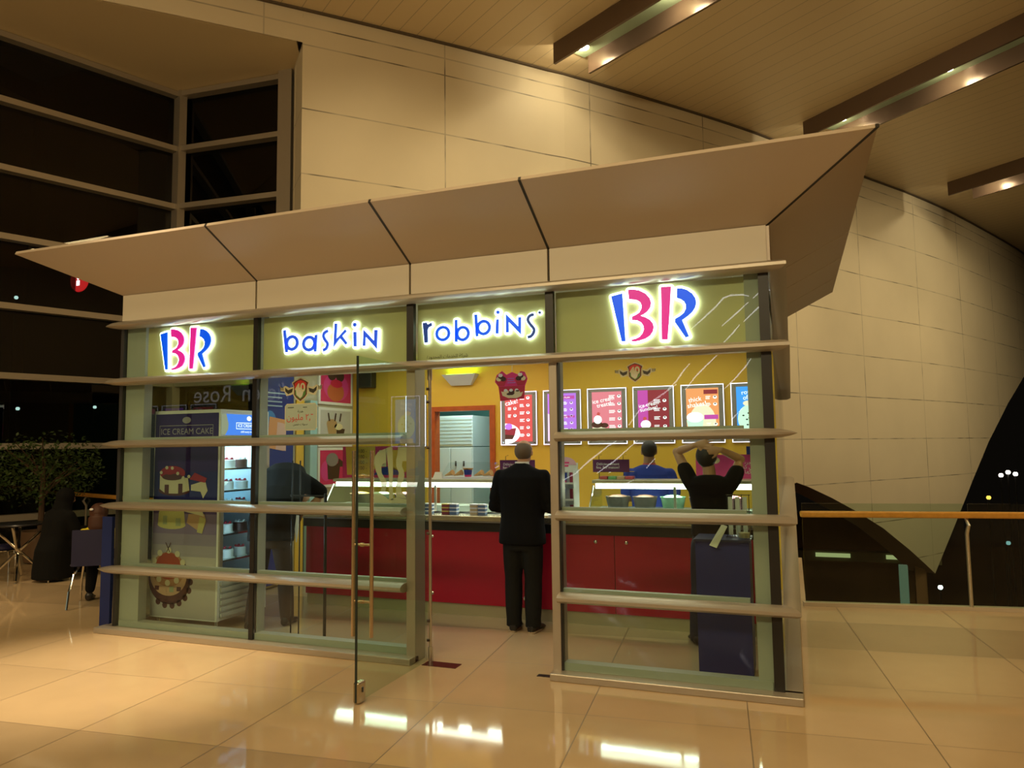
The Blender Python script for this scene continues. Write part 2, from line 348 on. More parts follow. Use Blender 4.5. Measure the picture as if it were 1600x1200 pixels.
def wall_mesh():
    ss = sorted(set([-7.2+i*.6 for i in range(12)] + [-.001, 0] + [i*.4 for i in range(1, 90)] + [a for a, _ in ARCH if a < 36]))
    bm = bmesh.new(); uvl = bm.loops.layers.uv.new('UVMap'); TH = .75
    F, K_ = [], []
    for s_ in ss:
        p, n = WP(s_); z = zb(s_)
        F.append((p.x, p.y, z, s_)); q = p - n*TH; K_.append((q.x, q.y, z, s_))
    def quad(pts, uvs):
        f = bm.faces.new([bm.verts.new(q) for q in pts])
        for l, t in zip(f.loops, uvs): l[uvl].uv = t
        return f
    for (x0, y0, z0, s0), (x1, y1, z1, s1), (a0, b0, c0, _), (a1, b1, c1, _2) in zip(F, F[1:], K_, K_[1:]):
        if s1 - s0 < .01 and s0 < 0: # the wall's left end return, going back to the curtain wall
            continue
        quad([(x0, y0, z0), (x1, y1, z1), (x1, y1, CEIL+.3), (x0, y0, CEIL+.3)], [(s0, z0), (s1, z1), (s1, CEIL+.3), (s0, CEIL+.3)])
        if s0 >= 0:
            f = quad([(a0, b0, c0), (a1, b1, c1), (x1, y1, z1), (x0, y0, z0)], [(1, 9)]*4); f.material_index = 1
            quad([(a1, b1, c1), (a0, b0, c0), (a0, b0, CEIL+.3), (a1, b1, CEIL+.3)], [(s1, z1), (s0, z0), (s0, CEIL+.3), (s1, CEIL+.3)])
    # left end return (faces the curtain wall)
    p, n = WP(0); e = Vector((-2.5, 5.72, 0))
    quad([(e.x, e.y, -6), (p.x, p.y, -6), (p.x, p.y, 8.56), (e.x, e.y, 8.56)], [(2.0, -6), (2.6, -6), (2.6, 8.56), (2.0, 8.56)])
    me = bpy.data.meshes.new('wall_back'); bm.to_mesh(me); bm.free()
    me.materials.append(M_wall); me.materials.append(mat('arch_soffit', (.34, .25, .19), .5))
    o = bpy.data.objects.new('wall_back', me); C.objects.link(o); return struct(o)
wall_mesh()
_p, _n = WP(18.72); _q = _p - _n*.35
struct(box('trim_2', mat('leg_brown', (.20, .11, .05), .5), _q.x-.16, _q.x+.12, _q.y-.15, _q.y+.15, -6, -1.9))
# --- ceiling (main) and dark strip painted as the shade in the wall-top gap
cp = [(lambda t: t[0]-t[1]*.1)(WP(-7.4+i*.75)) for i in range(0, 69)]
poly = [(p.x, p.y) for p in cp] + [(20, 33), (20, -15), (-13, -15)]
struct(B().prism(poly, lambda x, y: (x, y, CEIL), (0, 0, .2)).build('ceiling', M_ceil))
g = B()
for i in range(-7, 33):
    a, n = WP(i); c_, n2 = WP(i+1); a1 = a+n*.06; c1 = c_+n2*.06
    g._add([(a1.x, a1.y, CEIL-.03), (c1.x, c1.y, CEIL-.03), (c1.x, c1.y, CEIL), (a1.x, a1.y, CEIL), (a.x, a.y, CEIL-.03), (c_.x, c_.y, CEIL-.03)], [(0, 1, 2, 3), (4, 5, 1, 0)])
tr = g.build('trim_1', mat('gap_shade_paint', (.12, .09, .06), .8)); struct(tr)
# --- lower soffit over the curtain wall
CW = [(-9.2, -4.4), (-6.27, 2.99), (-5.21, 5.72), (-2.94, 5.89), (-2.48, 5.70)]
sp = [(p.x, p.y) for p in ((lambda t: t[0]-t[1]*.03)(WP(-7.3+i*.6)) for i in range(13))]
sp = [(x, y) for x, y in sp] + [(CW[4][0], CW[4][1]+.3), (CW[3][0], CW[3][1]+.2), (CW[2][0]-.1, CW[2][1]+.2), (CW[1][0]-.15, CW[1][1]), (-7.75, -.3)]
struct(B().prism(sp, lambda x, y: (x, y, 8.56), (0, 0, .1)).build('ceiling_soffit', M_soffit))
# --- curtain wall (window_1 left plane, window_2 return plane)
ZT = [-5.2, -2.9, -1.75, -.6, .55, 1.70, 2.84, 3.98, 5.12, 6.26, 7.4, 8.5]
def curtain(name, a, b_, first_post, last_post):
    a, b_ = Vector((*a, 0)), Vector((*b_, 0)); d = (b_-a).normalized(); n = Vector((d.y, -d.x, 0))
    L = (b_-a).length
    def P(s_, o_, z): q = a+d*s_+n*o_; return Vector((q.x, q.y, z))
    def bar(bb, s0, s1, o0, o1, z0, z1):
        bb._add([P(s, o_, z) for s in (s0, s1) for o_ in (o0, o1) for z in (z0, z1)], ((0,1,3,2),(4,6,7,5),(0,4,5,1),(2,3,7,6),(0,2,6,4),(1,5,7,3)))
    root = bpy.data.objects.new(name, None); C.objects.link(root); root.location = (a.x, a.y, 0); root['kind'] = 'structure'
    pane = B()
    for z0, z1 in zip(ZT, ZT[1:]): bar(pane, 0, L, -.06, -.05, z0, z1)
    pane.build('pane', glass('dark_facade_glass', (.35, .4, .4), 1), root)
    for z in ZT[1:]:
        t = B(); bar(t, 0, L, -.05, .12, z-.05, z+.05); t.build('transom', M_alu, root)
    for s_, w_ in first_post: 
        t = B(); bar(t, s_-w_/2, s_+w_/2, -.1, .20, -6, 8.56); t.build('mullion', M_alu, root)
    return root
curtain('window_1', CW[1], CW[2], [((Vector(CW[2])-Vector(CW[1])).length, .14)], 0)
curtain('window_2', CW[2], (-2.58, 5.92), [(2.5, .28)], 0)
curtain('window_3', CW[0], CW[1], [(4.0, .14)], 0)
# dark facade seen through / beside the curtain wall, and beyond the arch
struct(box('wall_night_left', mat('night_building', (.012, .012, .012), .7), -16, -2.5, 9, 9.3, -6, 12))
struct(box('wall_night_far_left', mat('night_building', (.012, .012, .012), .7), -14, -13.8, -6, 9, -6, 12))
# --- hall behind the camera: a dress shop front, side walls
struct(box('wall_shop_row', mat('shop_row_wall', (.16, .12, .08), .6), -13, 15, -12.3, -12, 0, CEIL))
struct(box('wall_right', mat('plain_hall_wall', (.5, .42, .3), .6), 15, 15.2, -12, 12, -6, CEIL))
sf = empty('shop_front', 'lit dress shop front across the hall, seen as a reflection in the kiosk glass', 'shop', (-7, -10, 0))
box('facade', mat('shop_facade', (.05, .05, .05), .3), -11.2, -3.4, -10.3, -10.1, 0, 4.2, sf)
for x0, x1 in ((-11, -9.1), (-8.9, -7.0), (-6.8, -5.2)):
    box('display_window', emit('shop_window_glow', (.75, .9, .7), .3), x0, x1, -10.1, -10.06, .4, 2.6, sf)
t = Art((-3.4, -10.09, 0), (-1, 0, 0), (0, 0, 1)); 
t = None
for w_, u_ in (('La', 1.95), ('Vie', 2.72), ('en', 3.62), ('Rose', 4.85)):
    t = Art((-3.4, -10.09, 0), (-1, 0, 0), (0, 0, 1)); t.text(emit('shop_letters', (1, 1, 1), 1.3), w_, u_, 3.02, .62, 5); t.build('shop_lettering', sf)
# troughs in the ceiling: two fins, a reflector between them, lamp heads
def trough(label, p0, p1, width, lamps):
    a, b_ = Vector((*p0, 0)), Vector((*p1, 0)); d = (b_-a).normalized(); n = Vector((-d.y, d.x, 0)); L = (b_-a).length
    root = empty('ceiling_trough_light', label, 'ceiling light', (a.x, a.y, CEIL), 0, 'ceiling light troughs')
    def P(s_, o_, z): q = a+d*s_+n*o_; return Vector((q.x, q.y, z))
    def bar(name, m_, s0, s1, o0, o1, z0, z1):
        t = B(); t._add([P(s, o_, z) for s in (s0, s1) for o_ in (o0, o1) for z in (z0, z1)], ((0,1,3,2),(4,6,7,5),(0,4,5,1),(2,3,7,6),(0,2,6,4),(1,5,7,3)))
        return t.build(name, m_, root)
    fm = mat('trough_fin', (.13, .085, .06), .25, .3)
    bar('fin', fm, 0, L, -.05, 0, CEIL-.40, CEIL)
    bar('fin', fm, .15, L, width, width+.05, CEIL-.40, CEIL)
    bar('reflector', mat('trough_reflector', (.28, .36, .24), .35), .05, L, 0, width, CEIL-.05, CEIL-.02)
    for s_ in lamps:
        t = B(); c_ = P(s_, width*.45, CEIL-.14); t.lathe(c_, [(.06, .09), (.12, .04), (.12, 0)], 14); h = t.build('lamp_head', mat('lamp_housing', (.3, .3, .28), .3, .8), root, True)
        t = B(); t.lathe((c_.x, c_.y, c_.z-.004), [(.11, 0), (.11, .003)], 14); t.build('lamp_glass', emit('lamp_glow', (1, .82, .5), 60), h)
        sp_ = spot('trough_lamp', (c_.x, c_.y, CEIL-.17), (c_.x, c_.y, 0), 160, WARM, 75, .8, .06)
        pt = bpy.data.lights.new('trough_lamp_glow', 'POINT'); pt.energy = 35; pt.color = (1, .82, .5); pt.shadow_soft_size = .05
        po = bpy.data.objects.new('trough_lamp_glow', pt); C.objects.link(po); po.location = (c_.x-.12*d.x, c_.y-.12*d.y, CEIL-.17)
trough('dark finned trough light nearest the top edge, above the middle of the kiosk canopy', (1.87, 7.75), (10.1, 2.9), .72, (.42, 2.6, 5.0))
trough('long dark finned trough light running from behind the canopy corner to the right edge', (6.33, 13.2), (15.5, 4.8), .9, (.7, 3.2, 6))
trough('short stretch of dark trough light at the right edge, farthest from the kiosk', (10.35, 19.2), (17, 13.2), .9, (.95, 4))

# ================================================================== THE KIOSK
X = [0, 1.52, 2.995, 4.129, 5.637]; W = 5.637
ZR = [.0, .55, 1.113, 1.664, 2.228, 2.748]; DP = 5.86; YB = 3.72
kiosk = empty('ice_cream_kiosk', 'glass fronted ice cream kiosk with flared beige canopy standing in the hall', 'kiosk', (0, 0, 0))
def kb(name, m_, *a, bev=0): return box(name, m_, *a, parent=kiosk, bev=bev)
# posts behind the glass
for x0, x1, y1, m_ in ((.0, .255, .12, M_post), (1.46, 1.548, .125, M_post), (5.44, 5.60, .19, M_post)):
    kb('post', m_, x0+.035, x1, .03, y1, 0, 2.76)
kb('post', M_post, 5.44, 5.60, 5.5, 5.69, 0, 2.76)
kb('door_jamb', M_alu, 2.965, 3.04, -.015, .15, 0, 2.24, bev=.003)
kb('door_jamb', M_alu, 4.118, 4.178, -.015, .15, 0, 2.24, bev=.003)
# black gaskets
for x in (X[1],): kb('gasket', M_black, x-.022, x+.022, -.012, .03, .05, 2.75)
for x in (X[2], X[3]): kb('gasket', M_black, x-.03, x+.03, -.012, .03, 2.26, 2.72)
kb('gasket', M_black, 4.178, 4.192, -.012, .03, .05, 2.22); kb('gasket', M_black, W-.07, W-.006, -.008, .025, .05, 2.74)
kb('gasket', mat('side_gasket', (.05, .045, .05), .4), -.006, .03, -.006, .03, .05, 2.74)
# glass panes: front, left side, right side
def pane(x0, x1, z0, z1): kb('glass_pane', M_glass, x0, x1, -.006, .004, z0, z1)
for z0, z1 in zip(ZR[:-1], ZR[1:]):
    z0 += .02; z1 -= .02
    pane(.0, X[1]-.02, z0, z1)
    if z1 < 2.25: pane(X[1]+.02, 2.965, z0, z1); pane(4.19, W-.005, z0, z1)
    else: pane(X[1]+.02, X[2]-.03, z0, z1); pane(X[2]+.03, X[3]-.03, z0, z1); pane(X[3]+.03, W-.005, z0, z1)
kb('side_glass', M_glass, -.004, .006, .03, 2.4, .04, 2.75)
kb('side_glass', M_glass, W-.006, W+.004, .03, 3.7, .04, 2.75)
kb('side_glass', M_blackglass, W-.006, W+.004, 3.7, 5.8, .04, 2.75)
# sill
def sill(a, b_): kb('sill', M_alu, a, b_, -.10, .04, 0, .05, bev=.006)
sill(-.12, 3.04); sill(4.118, W+.10)
kb('sill', M_alu, W-.02, W+.10, .0, DP, 0, .05, bev=.006); kb('sill', M_alu, -.10, .02, .04, 3.7, 0, .05, bev=.006)
# nosing rails: half-oval section, pointed or mitred ends
def rail(x0, x1, z, tipl, tipr, h=.034):
    t = B(); prof = [(0, -h), (-.05, -h*1.0), (-.085, -h*.75), (-.108, -h*.3), (-.108, h*.3), (-.085, h*.75), (-.05, h), (0, h)]
    xs = [(x0, .05), (x0+.05, .45), (x0+.12, .8), (x0+.22, 1)] if tipl else [(x0, 1)]
    xs += [(x1-.2, 1), (x1-.1, .8), (x1-.04, .45), (x1, .05)] if tipr else [(x1, 1)]
    R = [[Vector((x, -.004+p[0]*(.35+.65*k_ if k_ < 1 else 1), z+p[1]*k_)) for p in prof] for x, k_ in xs]
    if not tipr and x1 > W:   # mitre at the corner
        R[-1] = [Vector((W-p[0]-.004+.004, -.004+p[0], z+p[1])) for p in prof]
    return t.rings(R).build('rail', M_alu, kiosk, True)
def side_rail(y1, z, h=.034):
    t = B(); prof = [(0, -h), (.05, -h), (.085, -h*.75), (.108, -h*.3), (.108, h*.3), (.085, h*.75), (.05, h), (0, h)]
    R = [[Vector((W+p[0], -p[0]-.004, z+p[1])) for p in prof], [Vector((W+p[0], y1, z+p[1])) for p in prof]]
    return t.rings(R).build('side_rail', M_alu, kiosk, True)
rail(-.16, W+.13, ZR[5], 1, 0); rail(-.16, W+.11, ZR[4], 1, 0)
rail(-.16, 2.965, ZR[3], 1, 0); rail(-.16, 2.965, ZR[2], 1, 0); rail(-.16, 2.965, ZR[1], 1, 0)
rail(4.178, W+.13, ZR[3], 0, 1); rail(4.178, W+.11, ZR[2], 0, 0); rail(4.178, W+.11, ZR[1], 0, 0)
for z in (ZR[1], ZR[2], ZR[4], ZR[5]): side_rail(5.8, z)
# inner horizontal members just behind the glass
for z in (ZR[1], ZR[2], ZR[3]):
    kb('inner_transom', M_post, .06, 1.5, .012, .06, z-.03, z+.055); kb('inner_transom', M_post, 1.56, 2.965, .012, .06, z-.03, z+.055); kb('inner_transom', M_post, 4.19, 5.44, .012, .06, z-.03, z+.055)
kb('inner_transom', M_post, .05, 2.96, .012, .10, .0, .1); kb('inner_transom', M_post, 4.19, 5.56, .012, .10, .0, .1)
# sign band panels behind the glass
M_band = mat('sign_band', (.62, .56, .27), .4)
for a, b_ in ((.04, X[1]-.02), (X[1]+.02, X[2]-.03), (X[2]+.03, X[3]-.03), (X[3]+.03, W-.07)): kb('sign_panel', M_band, a, b_, .06, .075, 2.262, 2.716)
kb('lintel', M_alu, -.0, W, .0, .2, 2.235, 2.262)
# fascia, canopy, roof
ZF0, ZF1, OX, OZ = 2.782, 3.03, .612, 3.342
fa = [(-.0, X[1]), (X[1], X[2]), (X[2], X[3]), (X[3], W)]
for a, b_ in fa: kb('fascia_panel', M_fascia, a+.009, b_-.009, -.012, .02, ZF0-.01, ZF1)
kb('fascia_backing', M_black, .0, W, .02, .04, ZF0-.02, ZF1)
kb('fascia_panel', M_fascia, -.012, .02, .03, 4.2, ZF0-.01, ZF1); kb('fascia_panel', M_canopy, W-.02, W+.012, .0, 5.8, ZF0-.01, ZF1)
def slab(name, q, th, m_):
    q = [Vector(p) for p in q]; n = (q[1]-q[0]).cross(q[3]-q[0]).normalized()
    if n.z < 0: n = -n
    t = B(); v = q+[p+n*th for p in q]
    t._add(v, [(0, 1, 2, 3), (7, 6, 5, 4), (0, 4, 5, 1), (1, 5, 6, 2), (2, 6, 7, 3), (3, 7, 4, 0)]); return t.build(name, m_, kiosk)
gp = .009
ed = [0, X[1], X[2], X[3], W]; 
for i, (a, b_) in enumerate(zip(ed, ed[1:])):
    ao = a-OX if i == 0 else a; bo = b_+OX if i == 3 else b_
    slab('canopy_panel', [(a+gp, 0, ZF1), (b_-gp, 0, ZF1), (bo-gp, -OX, OZ), (ao+gp, -OX, OZ)], .028, M_canopy)
    for z_, y_ in ((ZF1, 0),): pass
jm = M_black
for x in X[1:4]: slab('canopy_joint', [(x-gp, 0, ZF1-.002), (x+gp, 0, ZF1-.002), (x+gp, -OX-.004, OZ-.002), (x-gp, -OX-.004, OZ-.002)], .028, jm)
slab('canopy_joint', [(W-gp, 0, ZF1-.003), (W+gp, 0, ZF1-.003), (W+OX+gp, -OX-.004, OZ-.002), (W+OX-gp, -OX-.004, OZ-.002)], .03, jm)
ys = [0, 1.55, 2.45, 3.35, 4.2]
for i, (a, b_) in enumerate(zip(ys, ys[1:])):
    g2 = .010
    slab('canopy_side_panel', [(W, a+g2, ZF1), (W, b_-g2, ZF1), (W+OX, b_-g2, OZ), (W+OX, (a-OX if i == 0 else a)+g2, OZ)], .028, M_canopy)
    slab('canopy_side_panel', [(0, a+g2, ZF1), (0, b_-g2, ZF1), (-OX, b_-g2, OZ), (-OX, (a-OX if i == 0 else a)+g2, OZ)], .028, M_canopy)
kb('roof', M_fascia, 0, W, 0, 5.8, 3.03, 3.06)
kb('inner_ceiling', mat('shop_ceiling', (.75, .72, .62), .6), .04, W-.04, .2, 5.78, 2.765, 2.78)
# partitions of the shop
def room_part(name, m_, *a): return kb(name, m_, *a)
DX0, DX1, DZ = 1.35, 2.13, 2.10
room_part('back_partition', M_yellow, .02, DX0-.08, YB, YB+.1, 0, 2.765); room_part('back_partition', M_yellow, DX1+.07, W-.03, YB, YB+.1, 0, 2.765); room_part('back_partition', M_yellow, DX0-.08, DX1+.07, YB, YB+.1, DZ+.03, 2.765)
room_part('side_partition', mat('side_partition_paint', (.45, .42, .30), .6), .02, .08, 2.42, YB, 0, 2.765)
room_part('side_partition', M_teal, .02, .1, YB+.1, 5.78, 0, 2.765); room_part('rear_partition', M_teal, .02, W-.03, 5.7, 5.78, 0, 2.765)
kb('back_doorway_frame', M_orange, DX0-.08, DX0, YB-.03, YB+.12, 0, DZ+.03)
kb('back_doorway_frame', M_orange, DX1, DX1+.07, YB-.03, YB+.12, 0, DZ+.03); kb('back_doorway_frame', M_orange, DX0, DX1, YB-.03, YB+.12, DZ-.03, DZ+.03)
kb('floor_plate', mat('floor_pivot_plate', (.20, .09, .08), .12, .7), 3.11, 3.385, -.05, .062, .0, .004)
kb('floor_plate', mat('small_floor_slot', (.06, .05, .05), .3, .5), 4.0, 4.115, -.03, .02, .0, .003)

# ---- backlit signs
def capsule_halo(bb, f, poly, r, dvec, cyc=True):
    bb.prism(poly, f, dvec); n = len(poly)
    for i in range(n if cyc else n-1):
        a, c_ = Vector(poly[i]), Vector(poly[(i+1) % n]); d = (c_-a)
        if d.length < 1e-6: continue
        d.normalize(); p = Vector((-d.y, d.x))*r
        bb.prism([tuple(a+p), tuple(c_+p), tuple(c_-p), tuple(a-p)], f, dvec)
    for q in poly:
        bb.prism([(q[0]+r*math.cos(t*math.pi/5), q[1]+r*math.sin(t*math.pi/5)) for t in range(10)], f, dvec)
M_halo = emit('sign_halo', (.88, 1, .95), 7.0)
M_sblue = mat('sign_blue', (.005, .07, .75), .3, 0, (.0, .10, 1.0), .9)
M_spink = mat('sign_pink', (.75, .02, .30), .3, 0, (.85, .012, .30), .85)
M_sblue2 = mat('sign_violet_blue', (.02, .06, .6), .3, 0, (.03, .10, .85), .9)
M_sdark = mat('sign_dim_blue', (.02, .04, .25), .3, 0, (.02, .06, .35), .5)
def ringp(cx, cz, rx, rz, n=24): return [(cx+rx*math.cos(2*math.pi*k/n), cz+rz*math.sin(2*math.pi*k/n)) for k in range(n)]
def stroke(pts, w_):
    L, R_ = [], []
    for i, p in enumerate(pts):
        a, c_ = Vector(pts[max(i-1, 0)]), Vector(pts[min(i+1, len(pts)-1)]); d = (c_-a).normalized(); n = Vector((-d.y, d.x))*w_/2
        L.append(tuple(Vector(p)+n)); R_.append(tuple(Vector(p)-n))
    return L+R_[::-1]
def sm(pts, n=4):
    P = [Vector((*p, 0)) for p in pts]; P = [P[0]*2-P[1]]+P+[P[-1]*2-P[-2]]; out = []
    for i in range(1, len(P)-2):
        for k in range(n):
            t = k/n; a, b_, c_, d = P[i-1:i+3]; q = .5*((2*b_)+(c_-a)*t+(2*a-5*b_+4*c_-d)*t*t+(3*b_-a-3*c_+d)*t**3); out.append((q.x, q.y))
    out.append((P[-2].x, P[-2].y)); return out
def letter(root, name, shapes, m_, r=.017, w_=None):
    """shapes: ('poly', pts) or ('ring', cx, cz, rx, rz, t)"""
    f = B(); h = B(); F = lambda y: (lambda u, v: (u, y, v))
    for s_ in shapes:
        if s_[0] == 'poly': f.prism(s_[1], F(.030), (0, .012, 0)); capsule_halo(h, F(.042), s_[1], r, (0, .010, 0))
        else:
            _, cx, cz, rx, rz, t = s_; n = 26
            def rr_(rx, rz, y, q=n): return [Vector((cx+rx*math.cos(2*math.pi*k/q), y, cz+rz*math.sin(2*math.pi*k/q))) for k in range(q)]
            for bb, o_, i_, y0, y1 in ((f, 0, t, .030, .042), (h, -r, t+r, .042, .052)):
                A = [rr_(rx-o_, rz-o_, y0), rr_(rx-o_, rz-o_, y1), rr_(max(rx-i_, .006), max(rz-i_, .006), y1), rr_(max(rx-i_, .006), max(rz-i_, .006), y0)]
                A.append(A[0]); bb.rings(A, cap=False)
    fo = f.build(name, m_, root); h.build('lit_outline', M_halo, fo); return fo
BR = [('b', [(4.577, 2.651), (4.658, 2.666), (4.672, 2.324), (4.645, 2.324)]),
('p', [(4.699, 2.687), (4.736, 2.687), (4.781, 2.675), (4.821, 2.651), (4.849, 2.617), (4.858, 2.582), (4.851, 2.549), (4.831, 2.524), (4.803, 2.505), (4.781, 2.498), (4.816, 2.484), (4.847, 2.464), (4.866, 2.438), (4.872, 2.411), (4.864, 2.38), (4.844, 2.352), (4.812, 2.334), (4.771, 2.323), (4.735, 2.318), (4.715, 2.32), (4.716, 2.333), (4.745, 2.338), (4.772, 2.35), (4.793, 2.373), (4.803, 2.4), (4.799, 2.427), (4.784, 2.45), (4.757, 2.466), (4.721, 2.471), (4.722, 2.496), (4.749, 2.505), (4.775, 2.521), (4.789, 2.545), (4.792, 2.567), (4.783, 2.591), (4.761, 2.608), (4.734, 2.615), (4.704, 2.62)]),
('p', [(4.929, 2.688), (4.998, 2.684), (4.981, 2.481), (4.964, 2.318), (4.924, 2.32)]),
('b', [(5.038, 2.668), (5.067, 2.667), (5.106, 2.651), (5.139, 2.624), (5.159, 2.591), (5.164, 2.558), (5.155, 2.525), (5.135, 2.496), (5.104, 2.47), (5.066, 2.446), (5.109, 2.331), (5.085, 2.324), (5.017, 2.434), (5.019, 2.458), (5.053, 2.476), (5.079, 2.496), (5.092, 2.521), (5.094, 2.548), (5.082, 2.573), (5.061, 2.591), (5.034, 2.602)])]
for lab, dx, kx, dz, kz in (('backlit pink and blue two-letter logo sign at the right end of the sign band', 0, 1, 0, 1), ('backlit pink and blue two-letter logo sign at the left end of the sign band', .424-4.577*.987, .987, .0, 1)):
    root = empty('logo_sign', lab, 'sign', (4.577*kx+dx, .06, 2.32), 0, 'backlit signs on the sign band')
    for c_, P in BR: letter(root, 'logo_stroke', [('poly', [(x*kx+dx, z) for x, z in P])], M_sblue if c_ == 'b' else M_spink)
root = empty('word_sign', 'backlit blue word sign in tilted letters over the left window', 'sign', (1.767, .06, 2.4), 0, 'backlit signs on the sign band')
BK = [[('poly', [(1.767, 2.596), (1.794, 2.598), (1.819, 2.41), (1.792, 2.408)]), ('ring', 1.859, 2.484, .067, .067, .028)],
 [('ring', 2.029, 2.469, .069, .067, .028), ('poly', [(2.084, 2.537), (2.11, 2.539), (2.101, 2.397), (2.077, 2.397)])],
 [('poly', stroke(sm([(2.213, 2.563), (2.182, 2.551), (2.168, 2.525), (2.182, 2.494), (2.207, 2.462), (2.207, 2.439), (2.194, 2.416), (2.166, 2.405)], 3), .025))],
 [('poly', [(2.277, 2.62), (2.301, 2.618), (2.294, 2.488), (2.377, 2.565), (2.393, 2.547), (2.35, 2.512), (2.4, 2.451), (2.382, 2.437), (2.329, 2.495), (2.267, 2.426)])],
 [('poly', ringp(2.467, 2.596, .017, .017, 14)), ('poly', [(2.455, 2.538), (2.484, 2.536), (2.486, 2.416), (2.458, 2.418)])],
 [('poly', [(2.55, 2.55), (2.648, 2.453), (2.65, 2.541), (2.679, 2.539), (2.673, 2.385), (2.57, 2.493), (2.567, 2.417), (2.544, 2.418)])]]
for s_ in BK: letter(root, 'letter', s_, M_sblue2)
root = empty('word_sign', 'backlit blue word sign in tilted letters directly over the open doorway', 'sign', (3.08, .06, 2.4), 0, 'backlit signs on the sign band')
RB = [[('poly', [(3.082, 2.567), (3.116, 2.568), (3.125, 2.551), (3.159, 2.565), (3.163, 2.539), (3.134, 2.528), (3.125, 2.509), (3.127, 2.411), (3.098, 2.408)])],
 [('ring', 3.255, 2.472, .064, .061, .024)], [('poly', [(3.357, 2.57), (3.379, 2.57), (3.379, 2.399), (3.356, 2.402)]), ('ring', 3.423, 2.461, .059, .06, .024)],
 [('poly', [(3.52, 2.599), (3.544, 2.6), (3.553, 2.431), (3.531, 2.43)]), ('ring', 3.596, 2.495, .06, .06, .024)],
 [('poly', ringp(3.713, 2.603, .014, .014, 14)), ('poly', [(3.699, 2.55), (3.72, 2.549), (3.716, 2.441), (3.692, 2.443)])],
 [('poly', [(3.776, 2.586), (3.874, 2.485), (3.875, 2.553), (3.898, 2.552), (3.894, 2.422), (3.798, 2.524), (3.799, 2.446), (3.776, 2.445)])],
 [('poly', stroke(sm([(3.997, 2.566), (3.965, 2.557), (3.95, 2.531), (3.964, 2.499), (3.996, 2.458), (3.991, 2.427), (3.971, 2.405), (3.946, 2.399)], 3), .022))],
 [('poly', ringp(4.042, 2.576, .011, .011, 12))]]
for i, s_ in enumerate(RB): letter(root, 'letter', s_, (M_sdark if i in (0, 6, 7) else M_sblue), .008 if i == 7 else (.009 if i in (0, 6) else .016))
t = Art((0, .0585, 0), (1, 0, 0), (0, 0, 1))
t.text(mat('small_print', (.05, .04, .02), .6), 'ﺓﺩﻭﺪﺤﻤﻟﺍ ﺕﺎﻣﺪﺨﻠﻟ ﺔﻛﺮﺷ', 3.28, 2.297, .036, 1); tag(t.build('small_print_line'), 'thin line of small dark arabic lettering under the word sign over the doorway', 'lettering')

# ---- open glass door
dr = empty('glass_door', 'frameless glass door standing open towards the viewer with twin bar handles', 'door', (3.12, .05, 0))
B().box(3.107, 3.118, -.93, .035, .012, 2.2).build('door_leaf', M_dglass, dr)
box('edge_strip', mat('dark_glass_edge', (.02, .03, .028), .15), 3.105, 3.120, -.936, -.93, .012, 2.2, dr)
for x in (3.045, 3.180): 
    B().tube([(x, -.865, .40), (x, -.865, 1.585)], .013, 14).build('handle', mat('brass_steel', (.62, .48, .30), .25, .9), dr, True)
for z in (.62, .98, 1.42):
    t = B().tube([(3.045, -.865, z), (3.18, -.865, z)], .008, 10); t.tube([(3.10, -.865, z), (3.125, -.865, z)], .013, 12); t.build('handle_bracket', mat('brass_steel', (.62, .48, .30), .25, .9), dr, True)
box('bottom_lock', mat('lock_brass', (.50, .42, .26), .25, .85), 3.09, 3.135, -.935, -.85, .004, .135, dr, .012)
box('bottom_lock_keyhole', M_black, 3.134, 3.138, -.90, -.885, .07, .10, dr)
dp = empty('pivot_pole', 'slim steel pivot pole standing at the hinge side of the open glass door', 'pole', (3.125, .062, 0))
B().tube([(3.128, .062, .004), (3.128, .062, 2.22)], .0125, 14).build('pole', M_steel, dp, True)
for z0, z1 in ((.004, .11), (2.12, 2.22)): B().tube([(3.128, .062, z0), (3.128, .062, z1)], .019, 14).build('end_socket', M_steel, dp, True)
for z in (.16, .3, .95, 1.6, 1.95, 2.05): B().tube([(3.128, .048, z), (3.11, .036, z)], .011, 8).build('clamp', mat('dark_clamp', (.08, .06, .05), .3, .6), dp, True)
# ---- hall balustrades
def balustrade(label, a, b_, posts):
    a, b_ = Vector((*a, 0)), Vector((*b_, 0)); d = (b_-a).normalized(); n = Vector((-d.y, d.x, 0)); L = (b_-a).length
    root = empty('balustrade', label, 'balustrade', (a.x, a.y, 0))
    def bar(name, m_, s0, s1, o0, o1, z0, z1, par=root, bev=0):
        t = B(); t._add([Vector((a+d*s+n*o_).to_tuple()[:2]+(z,)) for s in (s0, s1) for o_ in (o0, o1) for z in (z0, z1)], ((0,1,3,2),(4,6,7,5),(0,4,5,1),(2,3,7,6),(0,2,6,4),(1,5,7,3))); return t.build(name, m_, par, bevel=bev)
    bar('handrail', M_wood, 0, L, -.05, .03, .865, .925, bev=.015)
    bar('kerb', mat('pale_kerb', (.6, .5, .38), .3), 0, L, -.03, .06, 0, .035)
    last = .02
    for p in posts:
        q = a+d*p; t = B().tube([(q.x, q.y, .0), (q.x, q.y, .72), (q.x-n.x*.05, q.y-n.y*.05, .80), (q.x, q.y, .87)], .018, 10); t.build('post', M_steel, root, True)
        bar('glass_panel', M_bglass, last, p-.02, .0, .012, .035, 1.0); last = p+.02
    bar('glass_panel', M_bglass, last, L, .0, .012, .035, 1.0)
balustrade('glass balustrade with orange timber handrail to the right of the kiosk', (5.78, 2.93), (15, 4.38), (1.5, 4.5, 7.5))
balustrade('glass balustrade with orange timber handrail behind the seats on the left', (-6.6, 4.40), (-1.3, 2.62), (1.6, 3.6))

